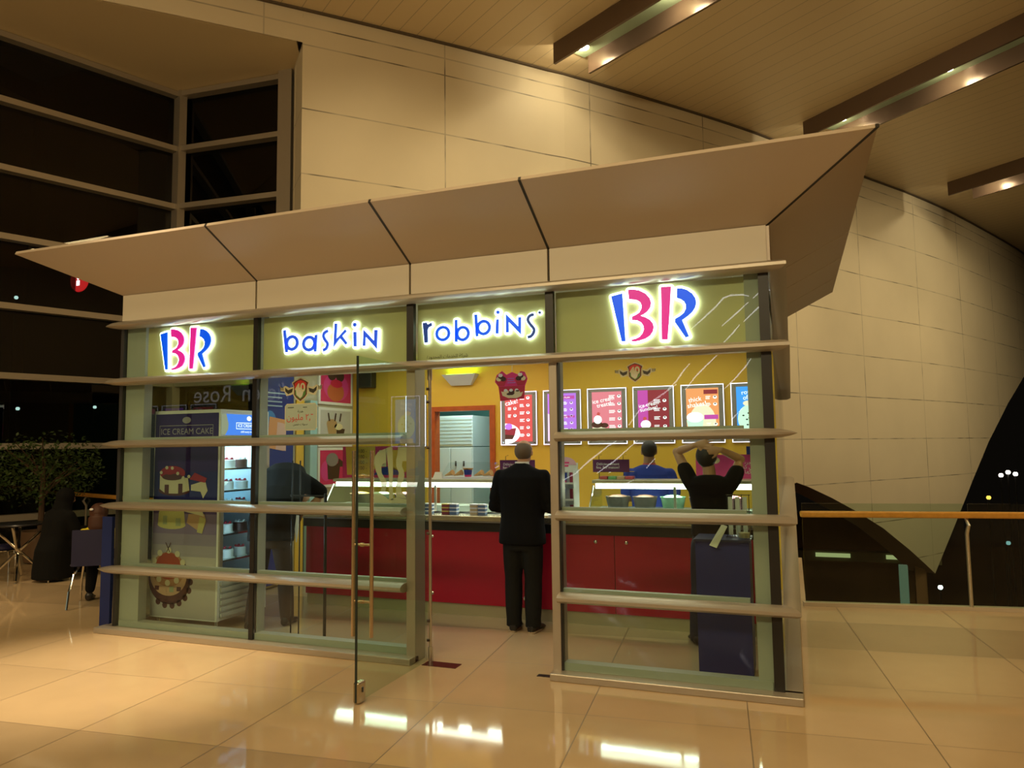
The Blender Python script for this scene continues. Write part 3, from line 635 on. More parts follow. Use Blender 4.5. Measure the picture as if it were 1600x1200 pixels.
# ================================================================== SHOP INTERIOR
PX, PZ = (1, 0, 0), (0, 0, 1)
MW = mat('print_white', (.8, .8, .8), .5)
# ---- service counter
ct = empty('service_counter', 'long red fronted service counter with black stone band and steel top', 'counter', (3.3, 1.75, 0))
for a, b_ in ((.95, 2.28), (2.28, 3.48), (3.48, 4.22), (4.22, 5.40)): box('front_panel', M_red, a+.003, b_-.003, 1.5, 1.52, .115, .80, ct)
box('kick_plate', M_kick, .95, 5.40, 1.53, 1.56, 0, .118, ct)
box('stone_band', M_blackst, .93, 5.42, 1.485, 1.53, .80, .887, ct)
box('steel_ledge', mat('ledge_steel', (.55, .50, .34), .25, .8), .92, 5.43, 1.40, 1.62, .905, .95, ct, .006)
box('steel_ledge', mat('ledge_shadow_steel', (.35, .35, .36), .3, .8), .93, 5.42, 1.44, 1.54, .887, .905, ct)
box('body', M_white, .95, 5.40, 1.56, 2.15, .1, .93, ct)
for x in (2.42, 3.37, 4.05, 4.33, 5.3):
    for z in (.74, .2): B().lathe((0, 0, 0), [(.016, 0), (.016, .006), (.008, .011)], 14, Matrix.Translation((x, 1.5, z)) @ Matrix.Rotation(math.radians(90), 4, 'X')).build('panel_stud', M_chrome, ct, True)
# ---- display cases
M_tube = emit('fluorescent_tube', (1, 1, .84), 9)
def case(label, x0, x1, posts):
    c_ = empty('ice_cream_display_case', label, 'display case', ((x0+x1)/2, 1.85, .95), 0, 'ice cream display cases on the counter')
    t = B(); t._add([(x0, 1.60, .952), (x1, 1.60, .952), (x1, 1.80, 1.215), (x0, 1.80, 1.215), (x0, 1.606, .952), (x1, 1.606, .952), (x1, 1.806, 1.215), (x0, 1.806, 1.215)], ((0,1,2,3),(7,6,5,4),(0,4,5,1),(1,5,6,2),(2,6,7,3),(3,7,4,0))); t.build('front_glass', M_cglass, c_)
    for x in (x0, x1): 
        B().prism([(1.61, .952), (2.12, .952), (2.12, 1.21), (1.81, 1.21)], lambda u, v: (x, u, v), (.006, 0, 0)).build('end_glass', M_cglass, c_)
        B().tube([(x, 1.60, .952), (x, 1.80, 1.22)], .009, 8).build('end_trim', M_chrome, c_, True)
    for x in posts: B().box(x-.012, x+.012, 1.80, 1.815, .952, 1.215).build('post', M_steel, c_)
    box('top_shelf', mat('case_top_steel', (.52, .50, .34), .3, .6), x0-.01, x1+.01, 1.80, 2.14, 1.245, 1.275, c_, .004)
    box('light_tube', M_tube, x0+.02, x1-.02, 1.815, 1.85, 1.195, 1.24, c_)
    box('tub_rest', mat('rest_steel', (.30, .34, .28), .35, .5), x0+.02, x1-.02, 1.83, 2.09, .952, 1.010, c_); box('rear_frame', M_steel, x0, x1, 2.11, 2.13, .952, .99, c_)
    area('case_light', ((x0+x1)/2, 1.9, 1.19), (0, 0, 0), x1-x0, .05, 7*(x1-x0), (1, 1, .86)).parent = None
    return c_
case('glass ice cream display case left of the doorway view, under the row of cones', 1.08, 3.42, (2.30,))
case('glass ice cream display case on the right, in front of the clerk', 3.96, 5.42, (4.72,))
# ice cream tubs in the cases
cols = [('chocolate', (.09, .035, .02)), ('mint', (.25, .6, .35)), ('vanilla', (.8, .7, .45)), ('strawberry', (.65, .2, .25)), ('caramel', (.5, .25, .08)), ('dark_berry', (.15, .03, .08))]
def tub(x, y, ci, label, grp):
    r = empty('ice_cream_tub', label, 'ice cream tub', (x, y, 1.01), 0, grp)
    B().lathe((x, y, 1.012), [(.095, 0), (.115, .10), (.120, .104), (.108, .10), (.106, .085)], 20).build('carton', mat('tub_carton_'+cols[ci][0], tuple(.35*q+.04 for q in cols[ci][1]), .6), r, True)
    t = B(); t.lathe((x, y, 1.09), [(.105, 0), (.095, .02), (.06, .038), (.01, .044)], 18); t.build('ice_cream', mat('ice_cream_'+cols[ci][0], cols[ci][1], .6, noise=.25, nscale=30, bump=.4), r, True)
for i, x in enumerate((4.16, 4.42, 4.68, 4.94, 5.2)):
    tub(x, 1.955, (0, 0, 1, 5, 3)[i], ['tub of dark chocolate ice cream nearest the left end of the right case', 'tub of dark chocolate ice cream, second from the left in the right case', 'tub of green ice cream in the middle of the right case', 'tub of dark purple ice cream right of the green tub', 'tub of pink ice cream nearest the right end of the right case'][i], 'ice cream tubs in the right case')
for i, x in enumerate((1.35, 1.62, 1.89)):
    tub(x, 1.92, (4, 2, 3)[i], ['tub of caramel ice cream at the left end of the left case', 'tub of pale vanilla ice cream in the left case', 'tub of pink ice cream in the left case'][i], 'ice cream tubs in the left case')
# ---- stacks of small cartons on the ledge
stp = mat('carton_blue_grey', (.10, .16, .30), .5); wht = mat('carton_white', (.75, .75, .78), .5); mar = mat('carton_maroon', (.25, .03, .05), .5); yel = mat('carton_yellow', (.7, .55, .12), .5)
def carton_stack(x, y, lab, kind=0, n=3):
    for k in range(n):
        r = empty('sample_carton', lab[k] if isinstance(lab, list) else lab, 'carton', (x, y, .95+k*.034), 0, 'small cartons on the counter ledge')
        a, b_ = (stp, wht) if kind == 0 else (mar, yel) if kind == 1 else (mat('carton_tan', (.55, .42, .25), .5), wht)
        z = .951+k*.034
        box('box', a, x-.036, x+.036, y-.03, y+.03, z, z+.022, r); box('lid', b_, x-.038, x+.038, y-.032, y+.032, z+.022, z+.033, r)
oi = ['bottom', 'middle', 'top']
for x, nm, kd in ((2.36, 'blue striped stack behind the pivot pole', 0), (2.63, 'blue striped stack, second along the ledge', 0), (2.93, 'blue striped stack nearest the man in the suit', 0), (2.545, 'maroon and yellow stack beside the second blue stack', 1), (2.845, 'tan stack beside the third blue stack', 2)):
    carton_stack(x, 1.555, [f'small carton, {oi[k]} of the {nm}' for k in range(3)], kd)
for i, (x, m_) in enumerate(((4.12, M_coralm := mat('tag_red', (.5, .08, .06), .5)), (4.26, wht), (4.50, wht), (4.62, mat('tag_green', (.15, .35, .1), .5)), (4.86, wht), (5.02, M_coralm))):
    t = B().box(x-.04, x+.04, 1.565, 1.59, .951, .966); o = t.build('flavour_tag', m_); tag(o, ['red flavour tag at the left end of the right case', 'white flavour tag beside the left red one', 'white flavour tag near the centre left of the right case', 'green flavour tag under the right case', 'white flavour tag at the centre right of the right case', 'red flavour tag at the right end of the right case'][i], 'tag', 'flavour tags before the right case')
# ---- cone box on the left case
cb = empty('cone_display_box', 'clear acrylic box on the left case holding waffle cones', 'display box', (2.62, 1.96, 1.275))
t = B(); t._add([(2.33, 1.87, 1.3), (2.91, 1.87, 1.3), (2.88, 2.0, 1.44), (2.36, 2.0, 1.44), (2.33, 2.11, 1.3), (2.91, 2.11, 1.3), (2.88, 2.1, 1.44), (2.36, 2.1, 1.44)], ((0,1,2,3),(3,2,6,7),(7,6,5,4),(0,3,7,4),(1,5,6,2))); t.build('lid', glass('acrylic', (.93, .96, .97), 1.6), cb)
box('tray', mat('tray_white', (.7, .68, .72), .3), 2.34, 2.90, 1.875, 2.105, 1.276, 1.296, cb)
M_cone = mat('waffle', (.62, .36, .12), .7, noise=.15, nscale=60)
for i, (x, a) in enumerate(((2.40, 10), (2.50, 14), (2.73, 10), (2.83, 14))):
    t = B(); M_ = Matrix.Translation((x, 1.93, 1.325)) @ Matrix.Rotation(math.radians(72), 4, 'Y') @ Matrix.Rotation(math.radians(a), 4, 'X')
    t.lathe((0, 0, 0), [(.004, -.06), (.030, .05), (.026, .05)], 14, M_); tag(t.build('waffle_cone', M_cone, None, True), ['waffle cone leftmost in the acrylic box', 'waffle cone just left of the blue tub in the acrylic box', 'waffle cone just right of the blue tub in the acrylic box', 'waffle cone rightmost in the acrylic box'][i], 'cone', 'waffle cones in the acrylic box')
wb = empty('waffle_bowl_tub', 'blue and pink paper tub of waffle bowls inside the acrylic box', 'tub', (2.615, 1.92, 1.297))
B().lathe((2.615, 1.92, 1.297), [(.034, 0), (.036, .018), (.040, .020)], 18).build('base_band', M_pink, wb, True); B().lathe((2.615, 1.92, 1.317), [(.037, 0), (.043, .05)], 18).build('wall', M_blue, wb, True)
for dx in (-.022, .024): B().lathe((2.615+dx, 1.92, 1.362), [(.012, 0), (.030, .022), (.036, .022), (.014, -.004)], 12).build('waffle_bowl', M_cone, wb, True)
o = B()._add([(2.24, 1.86, 1.277), (2.345, 1.86, 1.277), (2.325, 1.9, 1.345), (2.25, 1.9, 1.345), (2.24, 1.93, 1.277), (2.345, 1.93, 1.277)], ((0,1,2,3),(3,2,5,4),(0,3,4),(1,5,2),(0,4,5,1))).build('tent_card', mat('card_cream', (.75, .72, .6), .6)); tag(o, 'blank cream tent card standing left of the acrylic cone box', 'card')
# ---- purple sign boards on the cases
M_purple = mat('deep_purple', (.10, .01, .09), .5)
for x0, x1, y, lab in ((3.90, 4.26, 2.04, 'purple sign board with white lettering on a wire stand left of the clerk'), (2.92, 3.30, 2.04, 'purple sign board with white lettering beside the suited man')):
    r = empty('sign_board', lab, 'sign', (x0, y, 1.275), 0, 'purple sign boards on the cases')
    box('board', M_purple, x0, x1, y, y+.008, 1.34, 1.462, r)
    for x in (x0+.06, x1-.06): B().tube([(x, y+.012, 1.276), (x, y+.012, 1.50), (x+.03, y+.012, 1.51)], .003, 6).build('wire_leg', M_black, r)
    t = Art((x0, y, 1.34), PX, PZ); t.text(MW, 'Délicieusement', .15, .078, .036, 1); t.text(MW, 'fou, fait maison!', .15, .045, .036, 1); t.build('lettering', r)
# toppings jar tray in front of the purple sign
r = empty('topping_tray', 'clear tray of colourful toppings in front of the purple sign board', 'tray', (4.1, 1.95, 1.275))
box('tray_shell', glass('acrylic', (.93, .96, .97), 1.6), 3.99, 4.34, 1.87, 2.02, 1.277, 1.35, r)
for i, c_ in enumerate(((.6, .1, .1), (.2, .5, .2), (.8, .5, .3), (.7, .1, .15))): box('topping', mat(f'topping_{"abcd"[i]}', c_, .5), 4.005+i*.083, 4.075+i*.083, 1.885, 2.0, 1.279, 1.305, r)
# ---- cup tower between the cases
tw = empty('tub_display_stand', 'white stepped display stand between the two cases holding blue take-home tubs', 'display stand', (3.69, 1.6, .95))
box('back_board', M_white, 3.61, 3.85, 1.66, 1.68, .952, 1.44, tw)
for z in (.952, 1.10, 1.25): box('shelf', M_white, 3.61, 3.85, 1.50, 1.66, z, z+.012, tw)
box('side', M_white, 3.85, 3.858, 1.50, 1.68, .952, 1.38, tw)
t = Art((3.61, 1.659, 1.36), PX, PZ); t.ell(mat('poster_pinkwhite', (.75, .45, .6), .5), .12, .06, .11, .075, 1, 20, 0, 180); t.lines(M_pink, .05, .075, .14, 2, .03, .014, 2); t.build('header_card', tw)
def tub2(x, y, z, label):
    r = empty('take_home_tub', label, 'tub', (x, y, z), 0, 'blue take-home tubs')
    B().lathe((x, y, z), [(.046, 0), (.048, .018)], 20).build('pink_band', M_pink, r, True); B().lathe((x, y, z+.018), [(.048, 0), (.054, .072)], 20).build('tub_wall', mat('tub_blue', (.01, .06, .45), .4), r, True)
    B().lathe((x, y, z+.09), [(.058, 0), (.058, .012), (.05, .014)], 20).build('lid', MW, r, True)
    t = Art((x-.022, y-.056, z+.022), PX, PZ); t.rect(MW, 0, 0, .044, .05, 1); t.text(M_pink, 'B', .013, .026, .045, 2, 4); t.text(M_blue, 'R', .032, .026, .045, 2, -4); t.build('logo_label', r)
for x, z, l in ((3.69, .965, 'blue take-home tub on the lowest step of the white stand'), (3.70, 1.113, 'blue take-home tub on the middle step of the white stand'), (3.72, 1.263, 'blue take-home tub on the top step of the white stand')): tub2(x, 1.57, z, l)
for k, z in enumerate((.965, 1.113, 1.263)):
    o = B().lathe((3.815, 1.60, z), [(.024, 0), (.026, .085), (.027, .09)], 16).build('paper_cup', mat('cup_maroon', (.30, .03, .08), .5), None, True); tag(o, ['maroon paper cup on the lowest step of the white stand', 'maroon paper cup on the middle step of the white stand', 'maroon paper cup on the top step of the white stand'][k], 'cup', 'maroon cups on the stand')
# ---- menu boards on the back wall
M_edge = emit('acrylic_edge', (.92, .80, 1), 2.6); M_mirror = mat('grey_acrylic', (.42, .40, .38), .25, .3)
def em(name, c, s=1.0): return emit('poster_'+name, c, s*1.25)
def menu(x, bg, lab, fn, w_=.485, z0=1.615, z1=2.29):
    y = YB-.03; r = empty('menu_board', lab, 'menu board', (x, YB, z0), 0, 'backlit menu boards on the yellow wall')
    box('panel', M_mirror, x, x+w_, y, YB-.001, z0, z1, r)
    t = Art((x, y-.001, z0), PX, PZ); t.frame(M_edge, 0, 0, w_, z1-z0, .009); t.build('glowing_edge', r)
    for u, v in ((.035, .035), (w_-.035, .035), (.035, z1-z0-.035), (w_-.035, z1-z0-.035)):
        B().lathe((0, 0, 0), [(.009, 0), (.009, .006)], 10, Matrix.Translation((x+u, y, z0+v)) @ Matrix.Rotation(math.radians(90), 4, 'X')).build('stand_off', M_chrome, r, True)
    t = Art((x+.06, y-.002, z0+.045), PX, PZ); t.rect(bg, 0, 0, w_-.12, z1-z0-.09, 1); fn(t, w_-.12, z1-z0-.09); t.build('backlit_poster', r)
eW = em('white', (1, 1, 1), 1.5); eR = em('red', (.85, .10, .09), .85); eD = em('darkred', (.45, .03, .05), .7); eP = em('pink', (1, .25, .32), .95); eV = em('violet', (.55, .18, .85), 1.1); eB = em('blue', (.05, .35, .95), 1.1); eO = em('orange', (1, .35, .12), 1.1)
eBr = em('chocolate', (.16, .04, .02), .5); eC = em('cream', (1, .85, .6), 1.1); eMg = em('magenta', (.75, .08, .5), .9); eG = em('mint', (.7, 1, .75), 1.1); eK = em('ink', (.04, .02, .06), .3); eLP = em('lilac', (.85, .6, 1), 1.3)
def rows(t, x, y, n, dv, sw, icon=eW, hv=.006):
    for i in range(n):
        t.lines(eW, x, y-i*dv, sw, 3, .014, hv, 2); t.ell(icon, x+sw+.045, y-i*dv-.008, .022, .018, 2, 14); t.ell(eBr, x+sw+.045, y-i*dv-.002, .012, .008, 3, 10)
def m_cake(t, w_, h):
    t.text(eW, 'cake!', .09, h-.09, .085, 2, 12); rows(t, .20, h-.03, 6, .093, .065); rows(t, .04, h-.16, 2, .09, .05)
    t.ell(eW, .0, .10, .20, .13, 2, 24, -90, 90); t.poly(eD, [(.0, .05), (.13, .08), (.15, .17), (.0, .16)], 3); t.poly(eBr, [(.0, .03), (.10, .03), (.13, .08), (.0, .09)], 4); t.ell(eV, .05, .19, .05, .04, 4, 14)
def m_purple(t, w_, h):
    t.rect(eMg, .12, h-.07, w_-.02, h-.03, 2); t.text(eW, 'cakes & pies', .22, h-.05, .028, 3); rows(t, .17, h-.11, 6, .082, .09, eLP); t.rect(eMg, .12, h-.30, w_-.02, h-.275, 2); t.poly(eLP, [(0, 0), (.09, 0), (.11, .3), (0, .34)], 2)
def m_treat(t, w_, h):
    t.text(eW, 'ice cream', .14, h-.10, .07, 2, 10); t.text(eW, 'treats!', .15, h-.155, .07, 2, 10); rows(t, .21, h-.05, 6, .09, .08)
    t.poly(eB, [(.02, 0), (.13, 0), (.15, .09), (0, .09)], 2); t.ell(eC, .08, .12, .09, .06, 3); t.ell(eBr, .06, .19, .07, .04, 4); t.ell(eBr, .15, .18, .05, .03, 4); t.ell(eW, .07, .25, .05, .05, 5); t.ell(eR, .08, .32, .02, .02, 6)
def m_sund(t, w_, h):
    t.rect(eMg, .0, 0, .12, h, 2); t.text(eW, 'ice cream', .13, h-.17, .062, 3, 10); t.text(eW, 'sundaes!', .13, h-.22, .062, 3, 10); t.rect(eD, .17, h-.08, w_, h-.02, 2); rows(t, .19, h-.12, 4, .10, .08)
    t.ell(eC, .12, .08, .11, .06, 3); t.ell(eBr, .10, .11, .10, .045, 4); t.ell(eW, .09, .18, .06, .05, 5); t.ell(eR, .08, .25, .022, .02, 6)
def m_shake(t, w_, h):
    t.ell(eC, .18, .2, .15, .2, 2); t.text(eW, 'thick', .10, h-.13, .075, 3, 8); t.text(eW, 'shakes!', .12, h-.19, .075, 3, 8); t.rect(eD, .2, h-.07, w_-.01, h-.02, 3); rows(t, .22, h-.10, 2, .08, .06); t.rect(eMg, .2, h-.36, w_-.01, h-.31, 3); rows(t, .22, h-.41, 2, .08, .06)
    t.poly(eG, [(.03, 0), (.16, 0), (.19, .22), (.0, .22)], 4); t.ell(eW, .095, .25, .095, .06, 5); t.line(eV, [(.02, .13), (.1, .11), (.19, .12)], .012, 6)
def m_joy(t, w_, h):
    t.text(eW, 'round', .14, h-.06, .07, 2, 8); t.text(eW, 'of joy', .15, h-.12, .07, 2, 8); t.ell(eC, .12, h-.19, .05, .03, 3)
    t.ell(eG, .14, .22, .13, .16, 3); [t.ell(eK, .14+.1*math.cos(i*2.4)*(i/12), .22+.13*math.sin(i*2.4)*(i/12), .013, .009, 4, 8) for i in range(12)]; t.rect(eC, .04, 0, .24, .06, 3)
def m_blue(t, w_, h):
    t.lines(eC, .05, h-.08, .2, 1, .02, .008, 2); [t.ell(eC, .06, h-.14-i*.06, .012, .01, 2, 8) for i in range(8)]; t.lines(eLP, .09, h-.14, .12, 8, .06, .01, 2); t.poly(eG, [(w_, .15), (w_, .38), (w_-.09, .26)], 3)
menu(.92, em('periwinkle', (.12, .18, .95), .8), 'blue backlit menu board left of the orange doorway frame', m_blue, .30)
menu(2.285, eR, 'red backlit menu board headed cake, nearest the orange doorway', m_cake)
menu(2.855, eV, 'purple backlit menu board behind the right door jamb', m_purple)
menu(3.42, eP, 'pink backlit menu board with ice cream treats and cherry topped sundae', m_treat)
menu(3.98, eD, 'maroon and purple backlit menu board behind the clerk', m_sund)
menu(4.545, eO, 'orange red backlit menu board for thick shakes', m_shake)
menu(5.105, eB, 'sky blue backlit menu board with a mint scoop, last on the right', m_joy, .43)
# ---- wall lamp, speaker, hanging mobile
r = empty('wall_lamp', 'white wedge shaped wall uplighter with a lime glow over the back doorway', 'lamp', (1.72, YB, 2.4))
B()._add([(1.50, YB-.001, 2.54), (1.98, YB-.001, 2.54), (1.88, YB-.001, 2.40), (1.60, YB-.001, 2.40), (1.50, YB-.13, 2.54), (1.98, YB-.13, 2.54), (1.88, YB-.05, 2.40), (1.60, YB-.05, 2.40)], ((0,1,2,3),(7,6,5,4),(1,5,6,2),(2,6,7,3),(3,7,4,0))).build('shade', mat('lamp_shade_grey', (.6, .62, .6), .5), r)
box('glow_strip', emit('lime_glow', (.45, 1, .05), 5), 1.56, 1.92, YB-.11, YB-.02, 2.541, 2.548, r)
l = area('uplighter', (1.74, YB-.07, 2.56), (180, 0, 0), .3, .06, 2.2, (.38, 1, .03))
o = empty('wall_speaker', 'dark square loudspeaker high on the yellow back wall left of the doorway', 'speaker', (.34, YB, 2.43)); box('cabinet', mat('speaker_brown', (.05, .04, .025), .6), .23, .45, YB-.13, YB-.001, 2.42, 2.63, o, .008); box('grille', mat('speaker_grille', (.03, .03, .02), .8), .245, .435, YB-.136, YB-.13, 2.435, 2.615, o)
hm = empty('hanging_promo_card', 'red and pink die-cut card of sundaes hanging from the shop ceiling', 'promotional card', (3.17, 2.0, 2.76))
HX, HY, HZ = 2.89, 2.0, 2.065
B().tube([(HX+.19, HY+.004, HZ+.3), (HX+.19, HY+.004, 2.765)], .003, 6).build('hanger', M_steel, hm)
t = B(); out = [(.06, 0), (.32, .02), (.33, .15), (.36, .22), (.33, .29), (.29, .30), (.25, .27), (.19, .295), (.13, .27), (.08, .31), (.02, .27), (.0, .20), (.04, .15)]
t.prism(out, lambda u, v: (HX+u, HY, HZ+v), (0, .004, 0)); t.build('card', M_pink, hm)
t = Art((HX, HY, HZ), PX, PZ); mr = mat('card_crimson', (.55, .02, .06), .5); mb = mat('card_choc', (.07, .025, .015), .5); mc = mat('card_cream2', (.8, .7, .45), .5)
t.poly(mr, [(.062, .002), (.318, .022), (.325, .15), (.04, .15)], 1)
t.poly(mc, [(.070, .10), (.085, .055), (.15, .028), (.24, .026), (.29, .045), (.31, .09), (.25, .07), (.15, .075)], 2)   # banana boat
for cx, c_ in ((.125, mc), (.185, mb), (.245, mc)): t.ell(c_, cx, .085, .033, .027, 3); t.ell(MW, cx-.005, .108, .020, .015, 4)
t.ell(mb, .16, .07, .03, .012, 4); t.ell(mb, .25, .10, .02, .008, 5)
for cx, a_, b_ in ((.07, mc, mb), (.285, mb, mc)):
    t.poly(mr, [(cx-.035, .155), (cx+.035, .155), (cx+.065, .225), (cx-.065, .225)], 2); t.ell(a_, cx-.022, .228, .032, .024, 3); t.ell(b_, cx+.025, .226, .03, .024, 3); t.ell(mb, cx, .246, .03, .018, 4); t.ell(MW, cx-.004, .266, .024, .02, 5); t.ell(M_pink, cx, .288, .009, .009, 6)
t.lines(mat('card_violet', (.45, .2, .7), .5), .14, .225, .09, 3, .022, .008, 2); t.build('printed_sundaes', hm)
# ---- back room fittings
r = empty('upright_freezer', 'pale upright double door freezer seen through the orange doorway', 'freezer', (1.05, 5.0, 0))
box('cabinet', M_white, .62, 1.50, 4.6, 5.3, .1, 1.60, r); box('plinth', M_steel, .65, 1.47, 4.63, 5.2, 0, .1, r)
for x0, x1 in ((.63, 1.15), (1.16, 1.49)): box('door', M_white, x0, x1, 4.575, 4.598, .12, 1.59, r, .006)
for x in (1.245, 1.37): box('handle', M_black, x-.008, x+.008, 4.55, 4.575, 1.33, 1.40, r)
box('top_housing', M_white, .60, 1.50, 4.59, 5.3, 1.61, 2.05, r)
g = B()
for k in range(8): g.box(.62, 1.49, 4.578, 4.59, 1.64+k*.05, 1.674+k*.05)
g.build('vent_grille', mat('vent_white', (.7, .74, .74), .4), r)
r = empty('wall_shelf', 'teal shaded wall shelf in the back room, right of the freezer', 'shelf', (2.2, 5.6, 1.5)); box('board', M_teal, 1.75, 2.9, 5.35, 5.69, 1.66, 1.70, r); box('bracket', M_steel, 2.0, 2.03, 5.4, 5.69, 1.5, 1.66, r)
# ---- posters on the left partition (face +x)
def lposter(y0, y1, z0, z1, bg, lab, fn, x=.085):
    r = empty('framed_poster', lab, 'poster', (x, (y0+y1)/2, z0), 0, 'posters on the left partition')
    box('frame', M_white, x-.004, x+.02, y0-.04, y1+.04, z0-.035, z1+.035, r)
    t = Art((x+.0205, y0, z0), (0, 1, 0), PZ); t.rect(bg, 0, 0, y1-y0, z1-z0, 1); fn(t, y1-y0, z1-z0); t.build('print', r)
pP = mat('p_pink', (.62, .03, .14), .4); pG = mat('p_grey', (.55, .55, .52), .4); pB = mat('p_choc', (.06, .03, .02), .5); pT = mat('p_tan', (.5, .33, .15), .5); pM = mat('p_magenta', (.7, .06, .30), .4); pO = mat('p_orange', (.55, .14, .05), .4)
def f1(t, w_, h): t.ell(pM, w_*.5, h*.45, w_*.42, h*.42, 2); t.ell(pO, w_*.48, h*.3, w_*.28, h*.28, 3); t.ell(pB, w_*.35, h*.8, w_*.14, h*.17, 4); t.ell(pB, w_*.62, h*.78, w_*.14, h*.16, 4); t.ell(mr, w_*.5, h*.55, w_*.2, h*.12, 5)
def f2(t, w_, h):
    t.poly(pT, [(w_*.3, h*.1), (w_*.45, h*.1), (w_*.55, h*.55), (w_*.2, h*.55)], 2); t.poly(pB, [(w_*.5, h*.12), (w_*.7, h*.05), (w_*.8, h*.45), (w_*.52, h*.5)], 3); t.ell(pT, w_*.36, h*.6, w_*.17, h*.14, 4); t.ell(mc, w_*.58, h*.52, w_*.14, h*.1, 4)
    for q in (.28, .45, .62): t.line(pB, [(w_*q, h*.68), (w_*(q+.04*(1 if q > .4 else -1)), h*.92)], .028, 5)
def f3(t, w_, h): t.ell(pM, w_*.2, h*.4, w_*.18, h*.3, 2); t.poly(pB, [(w_*.25, h*.15), (w_*.6, h*.12), (w_*.65, h*.6), (w_*.22, h*.6)], 3); t.ell(mat('p_ash', (.25, .23, .22), .5), w_*.38, h*.72, w_*.2, h*.2, 4); t.poly(pB, [(w_*.55, h*.5), (w_*.95, h*.5), (w_*.6, h*.75)], 4)
lposter(2.93, 3.62, 2.21, 2.66, pP, 'pink framed ice cream poster, topmost on the left partition', f1)
lposter(2.93, 3.62, 1.66, 2.10, pG, 'grey framed poster of chocolate cones, middle of the left partition', f2)
lposter(2.93, 3.62, 1.14, 1.58, pP, 'pink framed poster of a dark scoop, lowest on the left partition', f3)
bp = empty('blue_wall_poster', 'tall blue poster with an orange figure on the left side of the shop', 'poster', (.09, 2.1, .9))
box('board', M_blue, .05, .09, 1.80, 2.40, .05, 2.65, bp)
t = Art((.0905, 1.82, .9), (0, 1, 0), PZ); t.ell(mat('p_sky', (.05, .25, .7), .5), .15, .95, .13, .2, 1); t.poly(mat('p_peach', (.75, .35, .15), .5), [(.1, .72), (.4, .68), (.42, 1.05), (.14, 1.08)], 2); t.poly(mat('p_rose', (.75, .5, .45), .5), [(.25, .70), (.44, .68), (.44, 1.0), (.28, 1.02)], 3); t.lines(mat('p_pale', (.4, .55, .75), .5), .1, 1.35, .35, 4, .05, .015, 1); t.build('print', bp)
box('blue_pillar', mat('pale_blue_post', (.35, .60, .66), .3), .10, .18, 2.62, 2.76, 0, 2.2); tag(bpy.data.objects['blue_pillar'], 'slim pale blue upright post at the left partition', 'post')
bpy.data.objects['blue_pillar'].name = 'display_post'
o = box('yellow_wall_strip', M_yellow, .082, .10, 2.45, 2.60, .05, 2.2); tag(o, 'narrow mustard strip panel between the blue poster and the pale post', 'panel')
# small promo panel with prices on the case, seen through the door glass
pp = empty('price_board', 'mustard and pink price board standing on the left end of the left case', 'sign', (1.5, 2.05, 1.275)); 
box('board', pP, 1.02, 1.95, 2.06, 2.075, 1.277, 1.62, pp)
t = Art((1.02, 2.0585, 1.277), PX, PZ); my = mat('p_mustard', (.7, .42, .05), .5); t.poly(my, [(.06, .03), (.36, .03), (.42, .1), (.42, .34), (.04, .34)], 1); t.poly(M_blue, [(.40, .03), (.80, .03), (.62, .13), (.47, .10)], 2); t.poly(mc, [(.47, .12), (.56, .12), (.56, .30), (.47, .30)], 3); t.text(pP, 'NEW', .515, .21, .06, 4, 90); t.poly(my, [(.6, .1), (.8, .06), (.86, .3), (.62, .3)], 2)
for k in range(4): t.text(M_black, '100 -', .26, .29-k*.062, .055, 3)
t.build('print', pp)
# ---- cake freezer in the left window
FX0, FX1, FY0, FY1, FZ0, FZ1 = .20, .965, .215, .86, .10, 1.945
fz = empty('cake_freezer', 'tall white cake freezer with printed cake side panel in the left window', 'freezer', (.58, .5, 0))
box('side_wall', M_white, FX0, FX1, FY0, FY0+.03, FZ0, FZ1, fz); box('side_wall', M_white, FX0, FX1, FY1-.03, FY1, FZ0, FZ1, fz)
box('back_wall', mat('freezer_liner', (.55, .62, .75), .4), FX0, FX0+.03, FY0+.03, FY1-.03, FZ0, FZ1, fz); box('top', M_white, FX0, FX1, FY0, FY1, FZ1, FZ1+.02, fz)
box('base', M_white, FX0+.03, FX1-.01, FY0+.03, FY1-.03, FZ0, .46, fz)
g = B()
for k in range(6): g.box(FX1-.01, FX1+.012, FY0+.04, FY1-.03, .13+k*.055, .165+k*.055)
g.build('base_louvre', mat('louvre_grey', (.6, .62, .58), .4), fz)
box('header', M_white, FX0+.03, FX1-.004, FY0+.03, FY1-.03, 1.72, FZ1, fz)
t = Art((FX1+.001, FY0+.005, 1.735), (0, 1, 0), PZ); hb = emit('header_blue', (.05, .22, .9), 1.3); t.rect(hb, .05, 0, .62, .19, 1); t.poly(emit('header_cream', (.6, .6, .4), .6), [(0, 0), (.05, 0), (.085, .05), (.09, .10), (.06, .19), (0, .19)], 2); t.frame(eW, .19, .055, .56, .115, .005, 2); t.text(eW, 'ICE CREAM CAKE', .375, .086, .042, 2); t.text(eW, 'chill every moment', .36, .03, .028, 2); t.ell(eW, .36, .155, .03, .022, 2); t.build('lit_header', fz)
for k, z in enumerate((.60, .83, 1.04, 1.22, 1.42)):
    box('shelf', glass('shelf_glass', (.8, .9, .95), 1.4), FX0+.04, FX1-.05, FY0+.04, FY1-.04, z, z+.008, fz); box('shelf_edge', M_chrome, FX1-.05, FX1-.042, FY0+.04, FY1-.04, z-.002, z+.014, fz)
box('interior_light', emit('freezer_light', (.65, .78, 1), 5), FX1-.06, FX1-.045, FY0+.032, FY0+.045, .5, 1.7, fz); 
area('freezer_lamp', (.62, .54, 1.70), (0, 0, 0), .5, .4, 10, (.6, .75, 1)); area('freezer_lamp', (FX1-.03, FY0+.05, 1.1), (0, -90, 40), 1.1, .03, 4, (.6, .75, 1))
